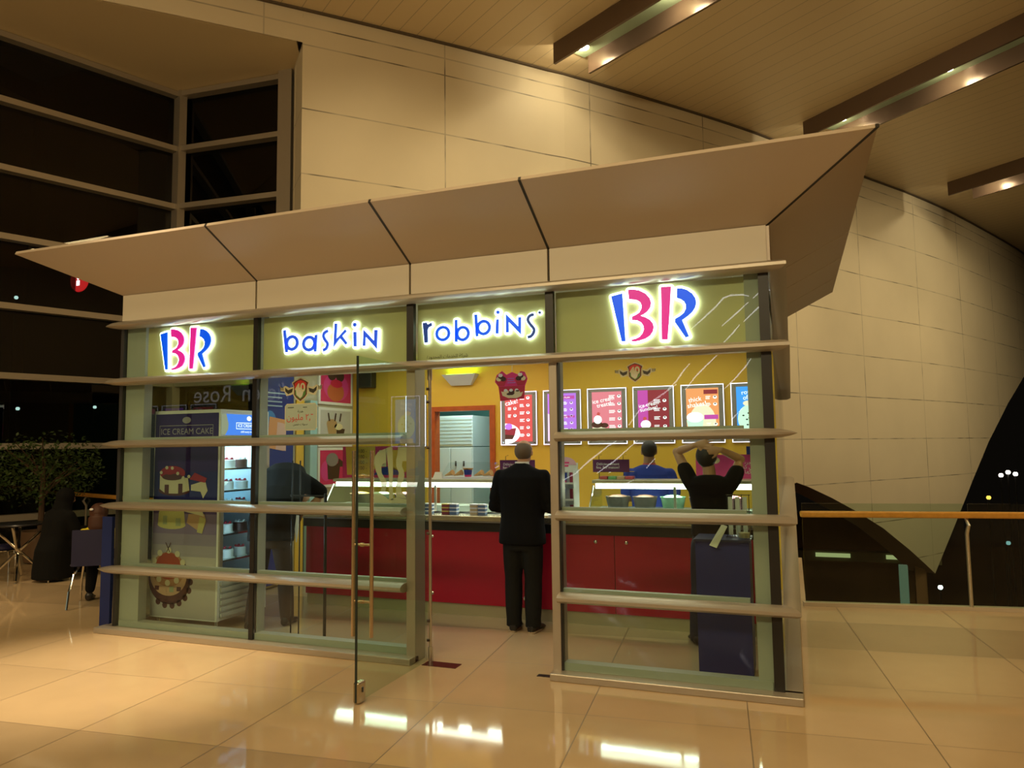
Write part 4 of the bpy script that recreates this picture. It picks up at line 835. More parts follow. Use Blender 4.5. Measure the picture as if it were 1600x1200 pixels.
box('door_glass', M_cglass, FX1, FX1+.012, FY0+.03, FY1-.03, .48, 1.71, fz)
box('door_frame', M_alu, FX1, FX1+.018, FY0+.0, FY0+.04, .47, 1.72, fz); box('door_frame', M_alu, FX1, FX1+.018, FY1-.04, FY1, .47, 1.72, fz)
for x in (FX0+.05, FX1-.05):
    for y in (FY0+.05, FY1-.05): B().tube([(x, y, 0), (x, y, FZ0)], .014, 8).build('foot', M_steel, fz)
ca_w = mat('icing_white', (.8, .8, .76), .5); ca_b = mat('icing_choc', (.08, .03, .02), .5); ca_r = mat('berry_red', (.5, .02, .04), .4)
lv = ['on the fourth shelf up', 'on the lowest shelf', 'on the second shelf', 'on the middle shelf', 'on the top shelf']
for k, (z, row) in enumerate(((1.43, 'top shelf'), (1.23, 'second shelf from the top'), (1.05, 'middle shelf'), (.84, 'second shelf from the bottom'), (.61, 'lowest shelf'))):
    for j, y in enumerate((.33, .50, .68)):
        big = .065 if (k+j) % 2 else .055; m1, m2 = ((ca_w, ca_b), (ca_b, ca_w), (ca_w, ca_r))[(k+2*j) % 3]
        r = empty('ice_cream_cake', f'small {"white" if m1 is ca_w else "chocolate brown"} ice cream cake, {row}, {["nearest the window", "middle of the row", "farthest from the window"][j]}', 'cake', (.80, y, z), 0, 'ice cream cakes in the freezer')
        B().lathe((.80, y, z), [(big+.012, 0), (big+.012, .005), (big, .006), (big, .075), (big-.006, .08)], 20).build('cake_body', m1, r, True)
        t = B(); t.lathe((.80, y, z+.08), [(big*.8, 0), (big*.8, .006)], 16)
        t.build('topping', m2, r, True)
        for i in range(5): B().ball((.80+big*.65*math.cos(i*1.26), y+big*.65*math.sin(i*1.26), z+.09), .012, 8).build('topping_blob', ca_r if m1 is ca_w else ca_w, r, True)
# printed side panel
gw, gh = FX1-FX0-.03, FZ1-FZ0-.02
t = Art((FX0+.01, FY0-.001, FZ0+.01), PX, PZ)
v1 = mat('g_violet_dark', (.035, .015, .12), .35); v2 = mat('g_indigo', (.02, .02, .14), .35); v3 = mat('g_lavender', (.22, .17, .32), .35); v4 = mat('g_pale', (.5, .48, .46), .35); gy = mat('g_yellow', (.55, .52, .22), .4); gc = mat('g_cream', (.62, .58, .42), .4); gr = mat('g_red', (.35, .02, .03), .4); gb = mat('g_brown', (.10, .03, .025), .4); gs = mat('g_sauce', (.35, .06, .02), .4); gpk = mat('g_peach', (.55, .35, .22), .4); gv5 = mat('g_mauve', (.10, .06, .20), .35)
gp_ = mat('g_fade1', (.30, .26, .37), .35); gq = mat('g_fade2', (.38, .35, .40), .35)
t.rect(v1, 0, 1.30, gw, gh, 1); t.rect(v2, 0, 1.02, gw, 1.30, 1); t.rect(gv5, 0, .92, gw, 1.02, 1); t.rect(v3, 0, .74, gw, .92, 1); t.rect(gp_, 0, .64, gw, .74, 1); t.rect(gq, 0, .54, gw, .64, 1); t.rect(v4, 0, 0, gw, .54, 1)
t.frame(mat('g_line', (.35, .33, .36), .4), .05, 1.60, gw-.06, 1.72, .005, 2); t.text(mat('g_line', (.35, .33, .36), .4), 'ICE CREAM CAKE', gw/2, 1.66, .078, 2)
t.ell(mat('g_line', (.35, .33, .36), .4), gw/2, 1.765, .05, .03, 2)
# strawberry topped cake with a slice out
t.ell(gb, .24, 1.13, .185, .05, 2); t.poly(gc, [(.07, 1.14), (.07, 1.27), (.40, 1.24), (.42, 1.13), (.30, 1.10), (.14, 1.10)], 3); t.rect(gb, .13, 1.10, .18, 1.18, 4); t.rect(gb, .29, 1.10, .34, 1.19, 4); t.ell(gr, .22, 1.285, .15, .065, 5); t.ell(gb, .22, 1.25, .12, .03, 6); t.ell(gr, .19, 1.31, .07, .04, 7); [t.ell(gc, .09+i*.065, 1.29+.05*math.sin(i*1.1), .018, .016, 8, 10) for i in range(6)]
t.poly(gc, [(.44, 1.18), (.60, 1.22), (.63, 1.13), (.58, 1.06), (.55, 1.12), (.44, 1.13)], 5); t.poly(gr, [(.42, 1.23), (.60, 1.20), (.62, 1.24), (.48, 1.29)], 6)
# white cakes
t.ell(gy, .22, .82, .165, .04, 2); t.poly(gy, [(.06, .82), (.07, .93), (.10, .98), (.36, .97), (.38, .82)], 3); t.rect(mat('g_greenish', (.35, .40, .25), .4), .12, .82, .17, .90, 4); t.rect(mat('g_greenish', (.35, .40, .25), .4), .27, .81, .33, .88, 4)
for i, q in enumerate((.10, .16, .24, .30)): t.line(gb, [(q, .97), (q+.03, 1.03)], .022, 5)
t.poly(gpk, [(.40, .84), (.52, .78), (.58, .76), (.62, .86), (.60, .92), (.42, .92)], 5); t.poly(gc, [(.38, .94), (.60, .90), (.56, .98), (.42, 1.0)], 6); t.poly(gy, [(.52, .76), (.58, .75), (.62, .88), (.55, .90)], 7)
# large round cake
t.ell(gb, .21, .33, .245, .22, 2, 30); [t.ell(gb, .21+.245*math.cos(i*.35), .33+.22*math.sin(i*.35)-.01, .03, .03, 2, 10) for i in range(-9, 1) if .21+.245*math.cos(i*.35) > .03]
t.ell(gpk, .20, .37, .215, .185, 4, 30); t.ell(mat('g_caramel', (.40, .20, .09), .4), .20, .42, .19, .155, 5, 28); t.ell(gs, .20, .45, .145, .12, 6, 24)
for i in range(10): t.ell(gc, .20+.175*math.cos(i*.628+.3), .445+.145*math.sin(i*.628+.3), .030, .028, 7, 14)
t.line(gb, [(.165, .66), (.215, .575)], .008, 8); t.line(gb, [(.225, .66), (.18, .575)], .008, 8)
for i in range(4): t.rect((gb, gpk, mat('g_greenish', (.35, .40, .25), .4), gb)[i], .05+i*.085, .215+.012*abs(1.5-i), .10+i*.085, .27, 7)
t.build('printed_side_panel', fz)
# ---- stickers on the glass
sk = mat('sticker_cream', (.55, .55, .38), .5); skr = mat('sticker_red', (.55, .03, .02), .5); skg = mat('sticker_green', (.08, .22, .05), .5); skk = mat('sticker_dark', (.03, .03, .02), .5); sks = mat('sticker_silver', (.55, .58, .5), .4); skm = mat('sticker_maroon', (.12, .02, .01), .5)
def shield(x, z, s, lab):
    t = Art((x, -.0085, z), PX, PZ); S = lambda P: [(a*s, b_*s) for a, b_ in P]
    O = [(0, -.11), (.05, -.075), (.075, -.045), (.075, .03), (.09, .065), (.055, .085), (.03, .095), (0, .105), (-.03, .095), (-.055, .085), (-.09, .065), (-.075, .03), (-.075, -.045), (-.05, -.075)]
    for sg in (1, -1):
        t.poly(sk, S([(sg*.06, .03), (sg*.12, .02), (sg*.16, .04), (sg*.20, .02), (sg*.22, .04), (sg*.21, -.005), (sg*.17, -.01), (sg*.15, -.05), (sg*.11, -.045), (sg*.06, -.03)]), 1); t.poly(skk, S([(sg*.08, .015), (sg*.13, .0), (sg*.165, .025), (sg*.16, -.01), (sg*.13, -.035), (sg*.09, -.02)]), 2)
        for q in (.185, .2, .213): t.line(skk, S([(sg*q, .03), (sg*q, .0)]), .006*s, 3)
    t.poly(sk, S(O), 4); t.poly(skm, [(a*.88*s, b_*.9*s) for a, b_ in O], 5); t.poly(skr, S([(-.055, .01), (.055, .01), (.06, .055), (.03, .075), (0, .082), (-.03, .075), (-.06, .055)]), 6); t.poly(skg, S([(-.055, .01), (.055, .01), (.055, -.04), (.03, -.065), (0, -.085), (-.03, -.065), (-.055, -.04)]), 6); t.poly(sks, S([(-.045, -.0), (.04, -.0), (.02, -.06), (0, -.075), (-.04, -.045)]), 7)
    t.text(sk, '40', 0, .012*s, .105*s, 8, 4, offset=.003); o = t.build('shield_sticker'); tag(o, lab, 'sticker', 'forty year shield stickers on the glass')
shield(1.985, 2.085, .95, 'shield sticker numbered 40 on the left window glass'); shield(4.742, 2.10, .65, 'smaller shield sticker numbered 40 on the right window glass')
t = Art((1.83, -.0085, 1.752), PX, PZ); pc = mat('sticker_mint', (.36, .46, .40), .5)
t.poly(sk, [(.02, 0), (.295, 0), (.315, .02), (.315, .20), (.295, .22), (.02, .22), (0, .20), (0, .02)], 1); t.rect(pc, .008, .008, .307, .212, 2); t.text(skr, 'ﻥﻮﻴﻠﻣ ٢٫٦', .155, .105, .07, 3); t.text(skk, 'ﺔﻳﺪﻫ', .155, .155, .03, 3); t.text(skk, 'ﺲﻤﺧ ﺕﺍﻮﻨﺳ', .155, .05, .026, 3); t.line(skk, [(.03, .188), (.09, .188)], .006, 3); t.line(skk, [(.18, .188), (.22, .188)], .006, 3)
tag(t.build('notice_sticker'), 'square pale mint notice sticker with red arabic lettering under the left shield', 'sticker')
# frosted letters of the logo on the left window, mirrored edge cut by the jamb
fr = mat('frosted_vinyl', (.46, .48, .34), .6)
t = Art((2.6, -.0085, 1.1), PX, PZ)
for P in ([(0.18, 0.496), (0.112, 0.47), (0.084, 0.432), (0.079, 0.385), (0.093, 0.327), (0.112, 0.285), (0.137, 0.242), (0.146, 0.2), (0.135, 0.162), (0.178, 0.162), (0.186, 0.2), (0.194, 0.233), (0.164, 0.28), (0.145, 0.309), (0.142, 0.361), (0.164, 0.384), (0.183, 0.384)],
 [(0.183, 0.498), (0.24, 0.517), (0.243, 0.422), (0.246, 0.309), (0.243, 0.215), (0.249, 0.102), (0.211, 0.102), (0.21, 0.29), (0.199, 0.384)],
 [(0.291, 0.53), (0.365, 0.506), (0.365, 0.398), (0.329, 0.398), (0.323, 0.36), (0.339, 0.327), (0.345, 0.29), (0.339, 0.257), (0.318, 0.22), (0.318, 0.173), (0.365, 0.113), (0.275, 0.121), (0.27, 0.205), (0.286, 0.252), (0.297, 0.309), (0.275, 0.356), (0.272, 0.403), (0.286, 0.455)],
 [(0.058, 0.171), (0.129, 0.157), (0.178, 0.125), (0.211, 0.102), (0.275, 0.121), (0.365, 0.108), (0.365, 0.076), (0.08, 0.076)]): t.poly(fr, P[::-1], 1)
tag(t.build('frosted_logo'), 'frosted vinyl logo strokes on the glass beside the left door jamb', 'sticker')
# ---- blue stand, cup and papers at the right window
bs = empty('blue_display_stand', 'tall navy blue display stand inside the right window', 'display stand', (5.26, .38, 0))
box('panel', M_navy, 5.07, 5.43, .31, .33, .03, .925, bs); box('panel', M_navy, 5.07, 5.43, .60, .62, .03, .925, bs); box('side', M_navy, 5.07, 5.09, .33, .60, .03, .925, bs); box('side', M_navy, 5.41, 5.43, .33, .60, .03, .925, bs); box('top', mat('blue_top', (.03, .04, .12), .4), 5.06, 5.44, .30, .63, .925, .94, bs); box('base', M_black, 5.09, 5.41, .33, .6, 0, .03, bs)
rk = empty('leaflet_rack', 'black wire leaflet rack with striped leaflets on the navy stand', 'rack', (5.30, .5, .94))
for x in (5.28, 5.33, 5.38, 5.43): B().tube([(x, .45, .942), (x, .50, 1.24)], .003, 6).build('wire', M_black, rk)
for z in (.945, 1.12, 1.235): B().tube([(5.27, .452+(z-.992)*.2, z), (5.44, .452+(z-.992)*.2, z)], .003, 6).build('cross_wire', M_black, rk)
for i, x in enumerate((5.285, 5.335, 5.385)): o = B().box(x, x+.03, .51, .515, .95, 1.22).build('leaflet', mat('leaflet_white', (.62, .65, .62), .6)); tag(o, ['white leaflet in the left slot of the wire rack', 'white leaflet in the middle slot of the wire rack', 'white leaflet in the right slot of the wire rack'][i], 'leaflet', 'leaflets in the wire rack')
jr = empty('clear_jar', 'clear plastic jar standing on the navy stand beside the right post', 'jar', (5.40, .38, .94)); B().lathe((5.395, .38, .942), [(.04, 0), (.05, .12), (.052, .122)], 20).build('jar_wall', glass('acrylic', (.93, .96, .97), 1.6), jr, True); B().lathe((5.395, .38, .95), [(.036, 0), (.04, .035)], 16).build('contents', mat('jar_contents', (.5, .45, .25), .6), jr, True)
o = B()._add([(5.17, .27, .905), (5.22, .25, .89), (5.29, .33, 1.03), (5.25, .36, 1.04), (5.17, .28, .902), (5.22, .26, .887), (5.29, .34, 1.027), (5.25, .37, 1.037)], ((0,1,2,3),(7,6,5,4),(0,4,5,1),(1,5,6,2),(2,6,7,3),(3,7,4,0))).build('napkin', mat('napkin_cream', (.7, .68, .5), .7)); tag(o, 'cream paper napkin hanging over the front edge of the navy stand', 'napkin')
pk = empty('pink_promo_sign', 'magenta sign with white arabic lettering standing on the right case', 'sign', (5.25, 2.08, 1.275)); box('board', pM, 4.88, 5.50, 2.1, 2.11, 1.277, 1.50, pk); t = Art((4.88, 2.099, 1.277), PX, PZ); t.text(MW, 'ﺏﺮﺟ', .45, .15, .05, 1); t.text(MW, 'ﻢﻳﺮﻛ ﺲﻳﺁ', .47, .11, .05, 1); t.text(MW, 'ﺕﺎﻬﻜﻧ', .45, .065, .05, 1); t.ell(MW, .08, .18, .05, .03, 1); t.ell(mc, .18, .17, .04, .03, 1); t.build('lettering', pk)
bx = empty('small_blue_box', 'small blue and white logo box on top of the magenta sign', 'box', (5.4, 2.1, 1.5)); box('carton', M_blue, 5.34, 5.50, 2.07, 2.14, 1.501, 1.575, bx); t = Art((5.38, 2.0695, 1.505), PX, PZ); t.rect(MW, 0, 0, .05, .066, 1); t.text(M_blue, 'BR', .025, .033, .035, 2); t.build('logo_label', bx)
# pink-flyer stand left of the youth's elbow, black wire rack in the left window
br = empty('wire_rack', 'black wire stand inside the left window in front of the bending customer', 'rack', (1.85, .30, 0))
for x in (1.68, 1.76): B().tube([(x, .30, .0), (x, .30, 1.50)], .006, 8).build('upright', M_black, br, True)
for z in (1.20, 1.045): B().tube([(1.66, .30, z), (2.02, .30, z)], .007, 8).build('crossbar', M_black, br, True)
B().tube([(2.02, .30, .02), (2.02, .30, 1.22)], .013, 8).build('upright', M_black, br, True); box('foot_bar', M_black, 1.66, 2.04, .26, .34, 0, .015, br)
# ---- outside left: navy board
nb = empty('navy_board', 'navy blue board standing against the left side of the kiosk', 'board', (-.2, .1, 0)); box('panel', mat('navy_side', (.012, .025, .14), .4), -.25, -.13, .07, .10, .012, 1.0, nb); box('base', M_black, -.26, -.13, .03, .16, 0, .012, nb)

# ================================================================== PEOPLE
V = Vector
def limb(b, pts, rs, n=12, flat=None):
    """tapering tube through joints with rounded joints; radii per joint, a mid bulge between joints"""
    P, R = [], []
    for i in range(len(pts)-1):
        a, c_ = V(pts[i]), V(pts[i+1])
        for k in range(5):
            t = k/5; P.append(a.lerp(c_, t)); R.append(rs[i]*(1-t)+rs[i+1]*t + .06*rs[i]*math.sin(math.pi*t))
    P.append(V(pts[-1])); R.append(rs[-1]); b.tube(P, R, n)
    for p, r in zip(pts, rs): b.ball(p, r*1.0, 10)
def trunk(b, rings, side=(1, 0, 0), n=20):
    R = []; S = V(side).normalized(); c_ = [V(r[0]) for r in rings]
    for i, (p, rx, ry) in enumerate(rings):
        t = (c_[min(i+1, len(c_)-1)]-c_[max(i-1, 0)]).normalized(); F = t.cross(S).normalized()
        R.append([V(p)+S*rx*math.copysign(abs(math.cos(a))**.85, math.cos(a))+F*ry*math.copysign(abs(math.sin(a))**.9, math.sin(a)) for a in (2*math.pi*k/n for k in range(n))])
    b.rings(R)
def head(b, c_, s=1, pitch=0, yaw=0):
    M_ = Matrix.Translation(V(c_)) @ Matrix.Rotation(yaw, 4, 'Z') @ Matrix.Rotation(-pitch, 4, 'X')
    def el(p, r):
        t = B(); t.ball((0, 0, 0), 1, 16, r); t.bm.transform(M_ @ Matrix.Translation(V(p)*s) @ Matrix.Scale(s, 4)); v = [q.co.copy() for q in t.bm.verts]; t.bm.verts.index_update(); b._add(v, [[q.index for q in f.verts] for f in t.bm.faces]); t.bm.free()
    el((0, -.008, .022), (.074, .094, .088)); el((0, .018, -.035), (.056, .068, .072)); el((0, .045, -.078), (.034, .036, .026))   # skull, jaw, chin
    el((0, .09, -.012), (.012, .020, .024)); el((0, .098, -.022), (.014, .012, .009))          # nose bridge, nose tip
    el((0, .072, .022), (.05, .02, .012)); el((0, .080, -.052), (.022, .012, .007)); el((0, .078, -.062), (.018, .012, .006))  # brow, lips
    for sx in (-1, 1): el((sx*.03, .078, .004), (.013, .010, .008)); el((sx*.076, .0, -.008), (.010, .018, .030)); el((sx*.081, -.008, .004), (.007, .014, .018))  # eyes, ears
def hand(b, wrist, d, nrm, s=1, curl=.35, spread=.2, thumb=1):
    """palm with five separate bent fingers; d points to the fingertips, nrm out of the palm"""
    d = V(d).normalized(); nrm = V(nrm); nrm = (nrm-d*nrm.dot(d)).normalized(); sd = d.cross(nrm).normalized()*thumb; w_ = V(wrist)
    R = []
    for t, hw, ht in ((-.01, .024, .017), (.02, .031, .015), (.05, .039, .013), (.082, .040, .011), (.09, .036, .009)):
        R.append([w_+d*t*s+sd*hw*s*math.cos(2*math.pi*k/12)+nrm*ht*s*math.sin(2*math.pi*k/12) for k in range(12)])
    b.rings(R)
    for i, (off, L) in enumerate(((.029, .070), (.010, .078), (-.010, .072), (-.029, .057))):
        p = w_+d*.082*s+sd*off*s; a = (off/.03)*spread; q = curl*(.5+.12*i); pts = [p-d*.012*s, p]; dr_ = (d*math.cos(a)+sd*math.sin(a)).normalized()
        for seg, f in ((.42, 1), (.33, 1.9), (.25, 1.5)):
            ax = dr_.cross(nrm).normalized(); dr_ = (Matrix.Rotation(q*f, 3, ax) @ dr_).normalized(); p = p+dr_*L*seg*s; pts.append(p)
        b.tube(pts, [.0088*s, .009*s, .0085*s, .0078*s, .006*s], 8); b.ball(pts[-1], .0062*s, 8)
    p = w_+d*.02*s+sd*.026*s; pts = [p, p+(sd*.75+d*.55+nrm*.1)*.03*s, p+(sd*.75+d*.8+nrm*.25)*.052*s, p+(sd*.65+d*1.05+nrm*.4)*.068*s]
    b.tube(pts, [.013*s, .011*s, .0095*s, .0065*s], 8); b.ball(pts[-1], .0068*s, 8)
def leg_l(b, hip, knee, ankle, r=(.085, .058, .040)):
    limb(b, [hip, knee, ankle], r, 12)
def shoe(b, ankle, d, L=.27, w_=.047):
    a = V(ankle); d = V((d[0], d[1], 0)).normalized(); s_ = V((d.y, -d.x, 0)); R = []
    for t, hw, h in ((-.07, .028, .06), (-.055, .036, .085), (0, .040, .092), (.05, .041, .070), (.10, w_, .05), (.15, w_, .042), (.18, .036, .032), (.195, .018, .02)):
        c_ = V((a.x, a.y, 0))+d*t*L/.27; R.append([c_+s_*hw*math.cos(q)+V((0, 0, .004+h*(.5+.5*math.sin(q)))) for q in (2*math.pi*k/12 for k in range(12))])
    b.rings(R)
def figure(name_label, loc, build, vox=.011, group=None):
    r = empty('person', name_label, 'person', loc, 0, group); build(r, vox); return r
def hairshell(c_, pitch, rx, ry, rz, off=(0, -.012, .02), cut=None, yaw=0):
    t = B(); t.ball((0, 0, 0), 1, 20, (rx, ry, rz)); t.bm.transform(Matrix.Translation(V(c_)) @ Matrix.Rotation(yaw, 4, 'Z') @ Matrix.Rotation(-pitch, 4, 'X') @ Matrix.Translation(V(off))); return t

# --- man in the dark suit
def suit(r, vx):
    b = B(); hc = (.01, .04, 1.545); head(b, hc, .98, .25, -.1)
    limb(b, [(0, 0, 1.38), (.008, .025, 1.48)], (.058, .052)); trunk(b, [((0, 0, .88), .15, .10), ((0, 0, 1.1), .14, .10), ((0, 0, 1.3), .17, .10), ((0, 0, 1.38), .12, .07)])
    for s_ in (-1, 1): limb(b, [(s_*.19, 0, 1.33), (s_*.235, .02, 1.07), (s_*.17, .21, 1.05)], (.045, .038, .028)); leg_l(b, (s_*.085, 0, .88), (s_*.09, .01, .47), (s_*.085, 0, .09), (.075, .05, .035))
    for s_ in (-1, 1): hand(b, (s_*.165, .225, 1.055), (-s_*.25, 1, .1), (-s_*1, 0, -.2), .95, .5, .15, 1 if s_ < 0 else -1)
    remeshed(b, 'body', M_skin, r, .008, 2)
    b = B(); trunk(b, [((0, -.01, .75), .215, .135), ((0, -.01, .82), .212, .135), ((0, 0, .98), .196, .13), ((0, 0, 1.12), .197, .13), ((0, -.005, 1.24), .215, .132), ((0, -.01, 1.33), .225, .118), ((0, -.005, 1.385), .185, .09), ((0, 0, 1.42), .105, .07), ((0, .005, 1.445), .064, .06)])
    for s_ in (-1, 1): limb(b, [(s_*.195, -.005, 1.335), (s_*.262, .0, 1.075), (s_*.19, .20, 1.045)], (.070, .062, .048))
    j = remeshed(b, 'suit_jacket', M_suit, r, .011, 4)
    b = B(); trunk(b, [((0, 0, .70), .165, .115), ((0, 0, .90), .165, .115)])
    for s_ in (-1, 1): limb(b, [(s_*.085, 0, .80), (s_*.092, .005, .46), (s_*.088, -.005, .10)], (.098, .078, .068)); b.tube([(s_*.088, -.005, .12), (s_*.088, .0, .045)], [.068, .072], 12)
    remeshed(b, 'trousers', M_trou, r, .011, 4)
    b = B().lathe((.0, .008, 1.42), [(.068, 0), (.061, .045), (.056, .045), (.056, 0)], 20).build('shirt_collar', M_shirtw, r, True, world=False)
    for s_ in (-1, 1): 
        b = B(); shoe(b, (s_*.088, .0, .06), (s_*.12, 1)); sh = remeshed(b, 'shoe', M_shoe, r, .007, 2)
        b = B(); a = V((s_*.088, 0, 0)); b.tube([(a.x, -.07, .008), (a.x+s_*.01, .05, .008), (a.x+s_*.02, .18, .008)], [.034, .045, .025], 10, ry=[.007]*3); b.build('sole', M_sole, sh, False, world=False)
    t = hairshell(hc, .25, .079, .086, .085, (0, -.022, .008), yaw=-.1); h = t.build('cropped_hair', mat('thin_grey_hair', (.12, .085, .055), .7), r, True, world=False)
figure('man in a black suit with cropped hair standing at the counter, back to the viewer', (3.49, 1.13, 0), suit)
# --- clerk
def clerk(r, vx):
    b = B(); hc = (0, .0, 1.53); head(b, hc, .98, .1, .35)
    limb(b, [(0, 0, 1.36), (0, .0, 1.47)], (.058, .055)); trunk(b, [((0, 0, .85), .15, .11), ((0, 0, 1.1), .16, .12), ((0, 0, 1.3), .17, .1), ((0, 0, 1.36), .12, .07)])
    for s_ in (-1, 1): limb(b, [(s_*.2, 0, 1.30), (s_*.24, .03, 1.06), (s_*.16, .22, 1.04)], (.046, .04, .03)); leg_l(b, (s_*.085, 0, .86), (s_*.09, .01, .46), (s_*.085, 0, .09)); hand(b, (s_*.155, .235, 1.04), (-s_*.2, 1, 0), (-s_, 0, 0), .95, .5, .15, 1 if s_ < 0 else -1)
    remeshed(b, 'body', M_skin2, r, .009, 2)
    b = B(); trunk(b, [((0, 0, .86), .185, .135), ((0, 0, 1.0), .185, .135), ((0, 0, 1.2), .20, .135), ((0, -.01, 1.30), .215, .12), ((0, -.005, 1.36), .17, .09), ((0, 0, 1.395), .085, .065)])
    for s_ in (-1, 1): limb(b, [(s_*.195, 0, 1.30), (s_*.245, .015, 1.12)], (.072, .064))
    remeshed(b, 'polo_shirt', M_polo, r, .011, 4)
    B().lathe((0, .002, 1.375), [(.075, 0), (.063, .04), (.058, .04), (.058, 0)], 20).build('collar', M_coral, r, True, world=False)
    b = B(); trunk(b, [((0, 0, .78), .16, .12), ((0, 0, .9), .165, .12)])
    for s_ in (-1, 1): limb(b, [(s_*.085, 0, .82), (s_*.09, .01, .46), (s_*.088, 0, .07)], (.095, .075, .06))
    remeshed(b, 'trousers', M_suit, r, .013, 3)
    for s_ in (-1, 1): b = B(); shoe(b, (s_*.088, 0, .06), (0, 1)); remeshed(b, 'shoe', M_shoe, r, .008, 2)
    t = hairshell(hc, .1, .080, .096, .090, (0, -.016, .026), yaw=.35); t.build('short_hair', M_hair, r, True, world=False)
figure('clerk in a blue polo shirt with a coral collar standing behind the right display case', (4.37, 2.5, 0), clerk)
# --- youth with both hands on the head  (root at 5.08, 1.15)
def youth(r, vx):
    b = B(); hc = (-.005, .005, 1.50); head(b, hc, .98, .2, .15)
    limb(b, [(.02, -.01, 1.32), (.01, 0, 1.44)], (.050, .046)); trunk(b, [((.02, 0, .86), .14, .10), ((.02, 0, 1.05), .125, .09), ((.02, 0, 1.22), .15, .095), ((.02, 0, 1.32), .12, .06)])
    for s_ in (-1, 1): leg_l(b, (.02+s_*.08, 0, .84), (.0+s_*.09, .01, .45), (-.03+s_*.10, .05, .08), (.07, .05, .034))
    limb(b, [(-.13, -.0, 1.30), (-.25, .08, 1.54), (-.085, -.07, 1.592)], (.042, .036, .024)); limb(b, [(.19, .0, 1.30), (.255, .09, 1.475), (.12, -.085, 1.552)], (.042, .036, .024))
    hand(b, (-.075, -.075, 1.594), (1, -.10, .12), (0, 1, -.15), .92, .22, .35, -1)
    hand(b, (.11, -.090, 1.552), (-1, -.08, -.02), (0, 1, 0), .92, .22, .3, 1)
    remeshed(b, 'body', M_skin, r, .0056, 2)
    b = B(); trunk(b, [((.02, 0, .87), .165, .12), ((.02, 0, .95), .16, .12), ((.02, 0, 1.08), .15, .11), ((.02, 0, 1.2), .172, .115), ((.02, -.005, 1.28), .185, .10), ((.02, -.005, 1.325), .15, .075), ((.02, 0, 1.345), .085, .06)])
    limb(b, [(-.125, 0, 1.275), (-.185, .035, 1.40)], (.062, .062)); limb(b, [(.175, 0, 1.275), (.225, .04, 1.375)], (.062, .062))
    remeshed(b, 't_shirt', M_tee, r, .010, 3)
    b = B(); trunk(b, [((.02, 0, .76), .15, .115), ((.02, 0, .90), .155, .112)])
    for s_ in (-1, 1): limb(b, [(.02+s_*.08, 0, .80), (.0+s_*.09, .01, .45), (-.03+s_*.10, .05, .06)], (.09, .07, .058))
    remeshed(b, 'jeans', M_jean, r, .011, 3)
    for s_ in (-1, 1): b = B(); shoe(b, (-.03+s_*.10, .05, .06), (-.35, 1), .25); remeshed(b, 'shoe', M_shoe, r, .007, 2)
    t = hairshell(hc, .2, .083, .098, .098, (0, -.018, .004), yaw=.15); t.build('short_hair', M_hair, r, True, world=False)
figure('youth in a black t-shirt with both hands on the head, right window', (5.085, 1.12, 0), youth)
# --- customer bending forward (left window)
def bender(r, vx):
    b = B(); hc = (.10, .62, 1.16); head(b, hc, .98, 1.0, 0)
    limb(b, [(.03, .38, 1.26), (.08, .54, 1.22)], (.056, .052)); trunk(b, [((0, .0, .82), .15, .11), ((0, .1, 1.0), .15, .11), ((.02, .26, 1.2), .17, .11), ((.03, .36, 1.27), .13, .08)])
    for s_ in (-1, 1): leg_l(b, (s_*.09, 0, .84), (s_*.12, .03, .46), (s_*.135+.01, s_*.08-.05, .08), (.08, .052, .038))
    limb(b, [(.19, .24, 1.28), (.40, .28, 1.16), (.20, .24, .99)], (.045, .038, .027)); limb(b, [(-.15, .26, 1.22), (-.20, .26, .98), (-.16, .38, .9)], (.045, .038, .027))
    hand(b, (.19, .255, .98), (-.6, .3, -.8), (0, 1, .3), .95, .5, .15, -1); hand(b, (-.155, .39, .9), (.3, .9, -.1), (1, 0, 0), .95, .5, .15, 1)
    remeshed(b, 'body', M_skin2, r, .009, 2)
    b = B(); trunk(b, [((0, -.02, .76), .21, .15), ((0, -.0, .88), .215, .15), ((0, .06, 1.02), .22, .155), ((.01, .15, 1.19), .24, .15), ((.02, .25, 1.33), .235, .13), ((.03, .34, 1.40), .17, .10)])
    limb(b, [(.19, .24, 1.30), (.37, .27, 1.19)], (.085, .07)); limb(b, [(-.16, .23, 1.28), (-.20, .26, 1.02)], (.085, .066))
    remeshed(b, 'shirt', M_tee, r, .011, 4)
    b = B(); trunk(b, [((0, -.01, .70), .175, .13), ((0, 0, .86), .18, .13)])
    for s_ in (-1, 1): limb(b, [(s_*.09, 0, .78), (s_*.12, .03, .46), (s_*.135+.01, s_*.08-.05, .07)], (.092, .070, .062))
    remeshed(b, 'trousers', M_brown, r, .012, 3)
    for s_ in (-1, 1): b = B(); shoe(b, (s_*.135+.01, s_*.08-.05, .06), (.15, 1)); remeshed(b, 'shoe', M_shoe, r, .008, 2)
    t = hairshell(hc, 1.0, .079, .094, .090, (0, -.018, .02)); t.build('dark_hair', M_hair, r, True, world=False)
figure('customer in black shirt and brown trousers bending towards the case, left window', (1.22, .61, 0), bender).rotation_euler = (0, 0, .32)
o = B().tube([(1.50, .62, 1.0), (1.505, .60, .88), (1.495, .61, .76)], [.02, .028, .008], 8, ry=[.004, .005, .003]).build('folded_leaflet', mat('leaflet_white', (.62, .65, .62), .6), None, True); tag(o, 'white folded leaflet hanging from the bending customer\'s right hand', 'leaflet')
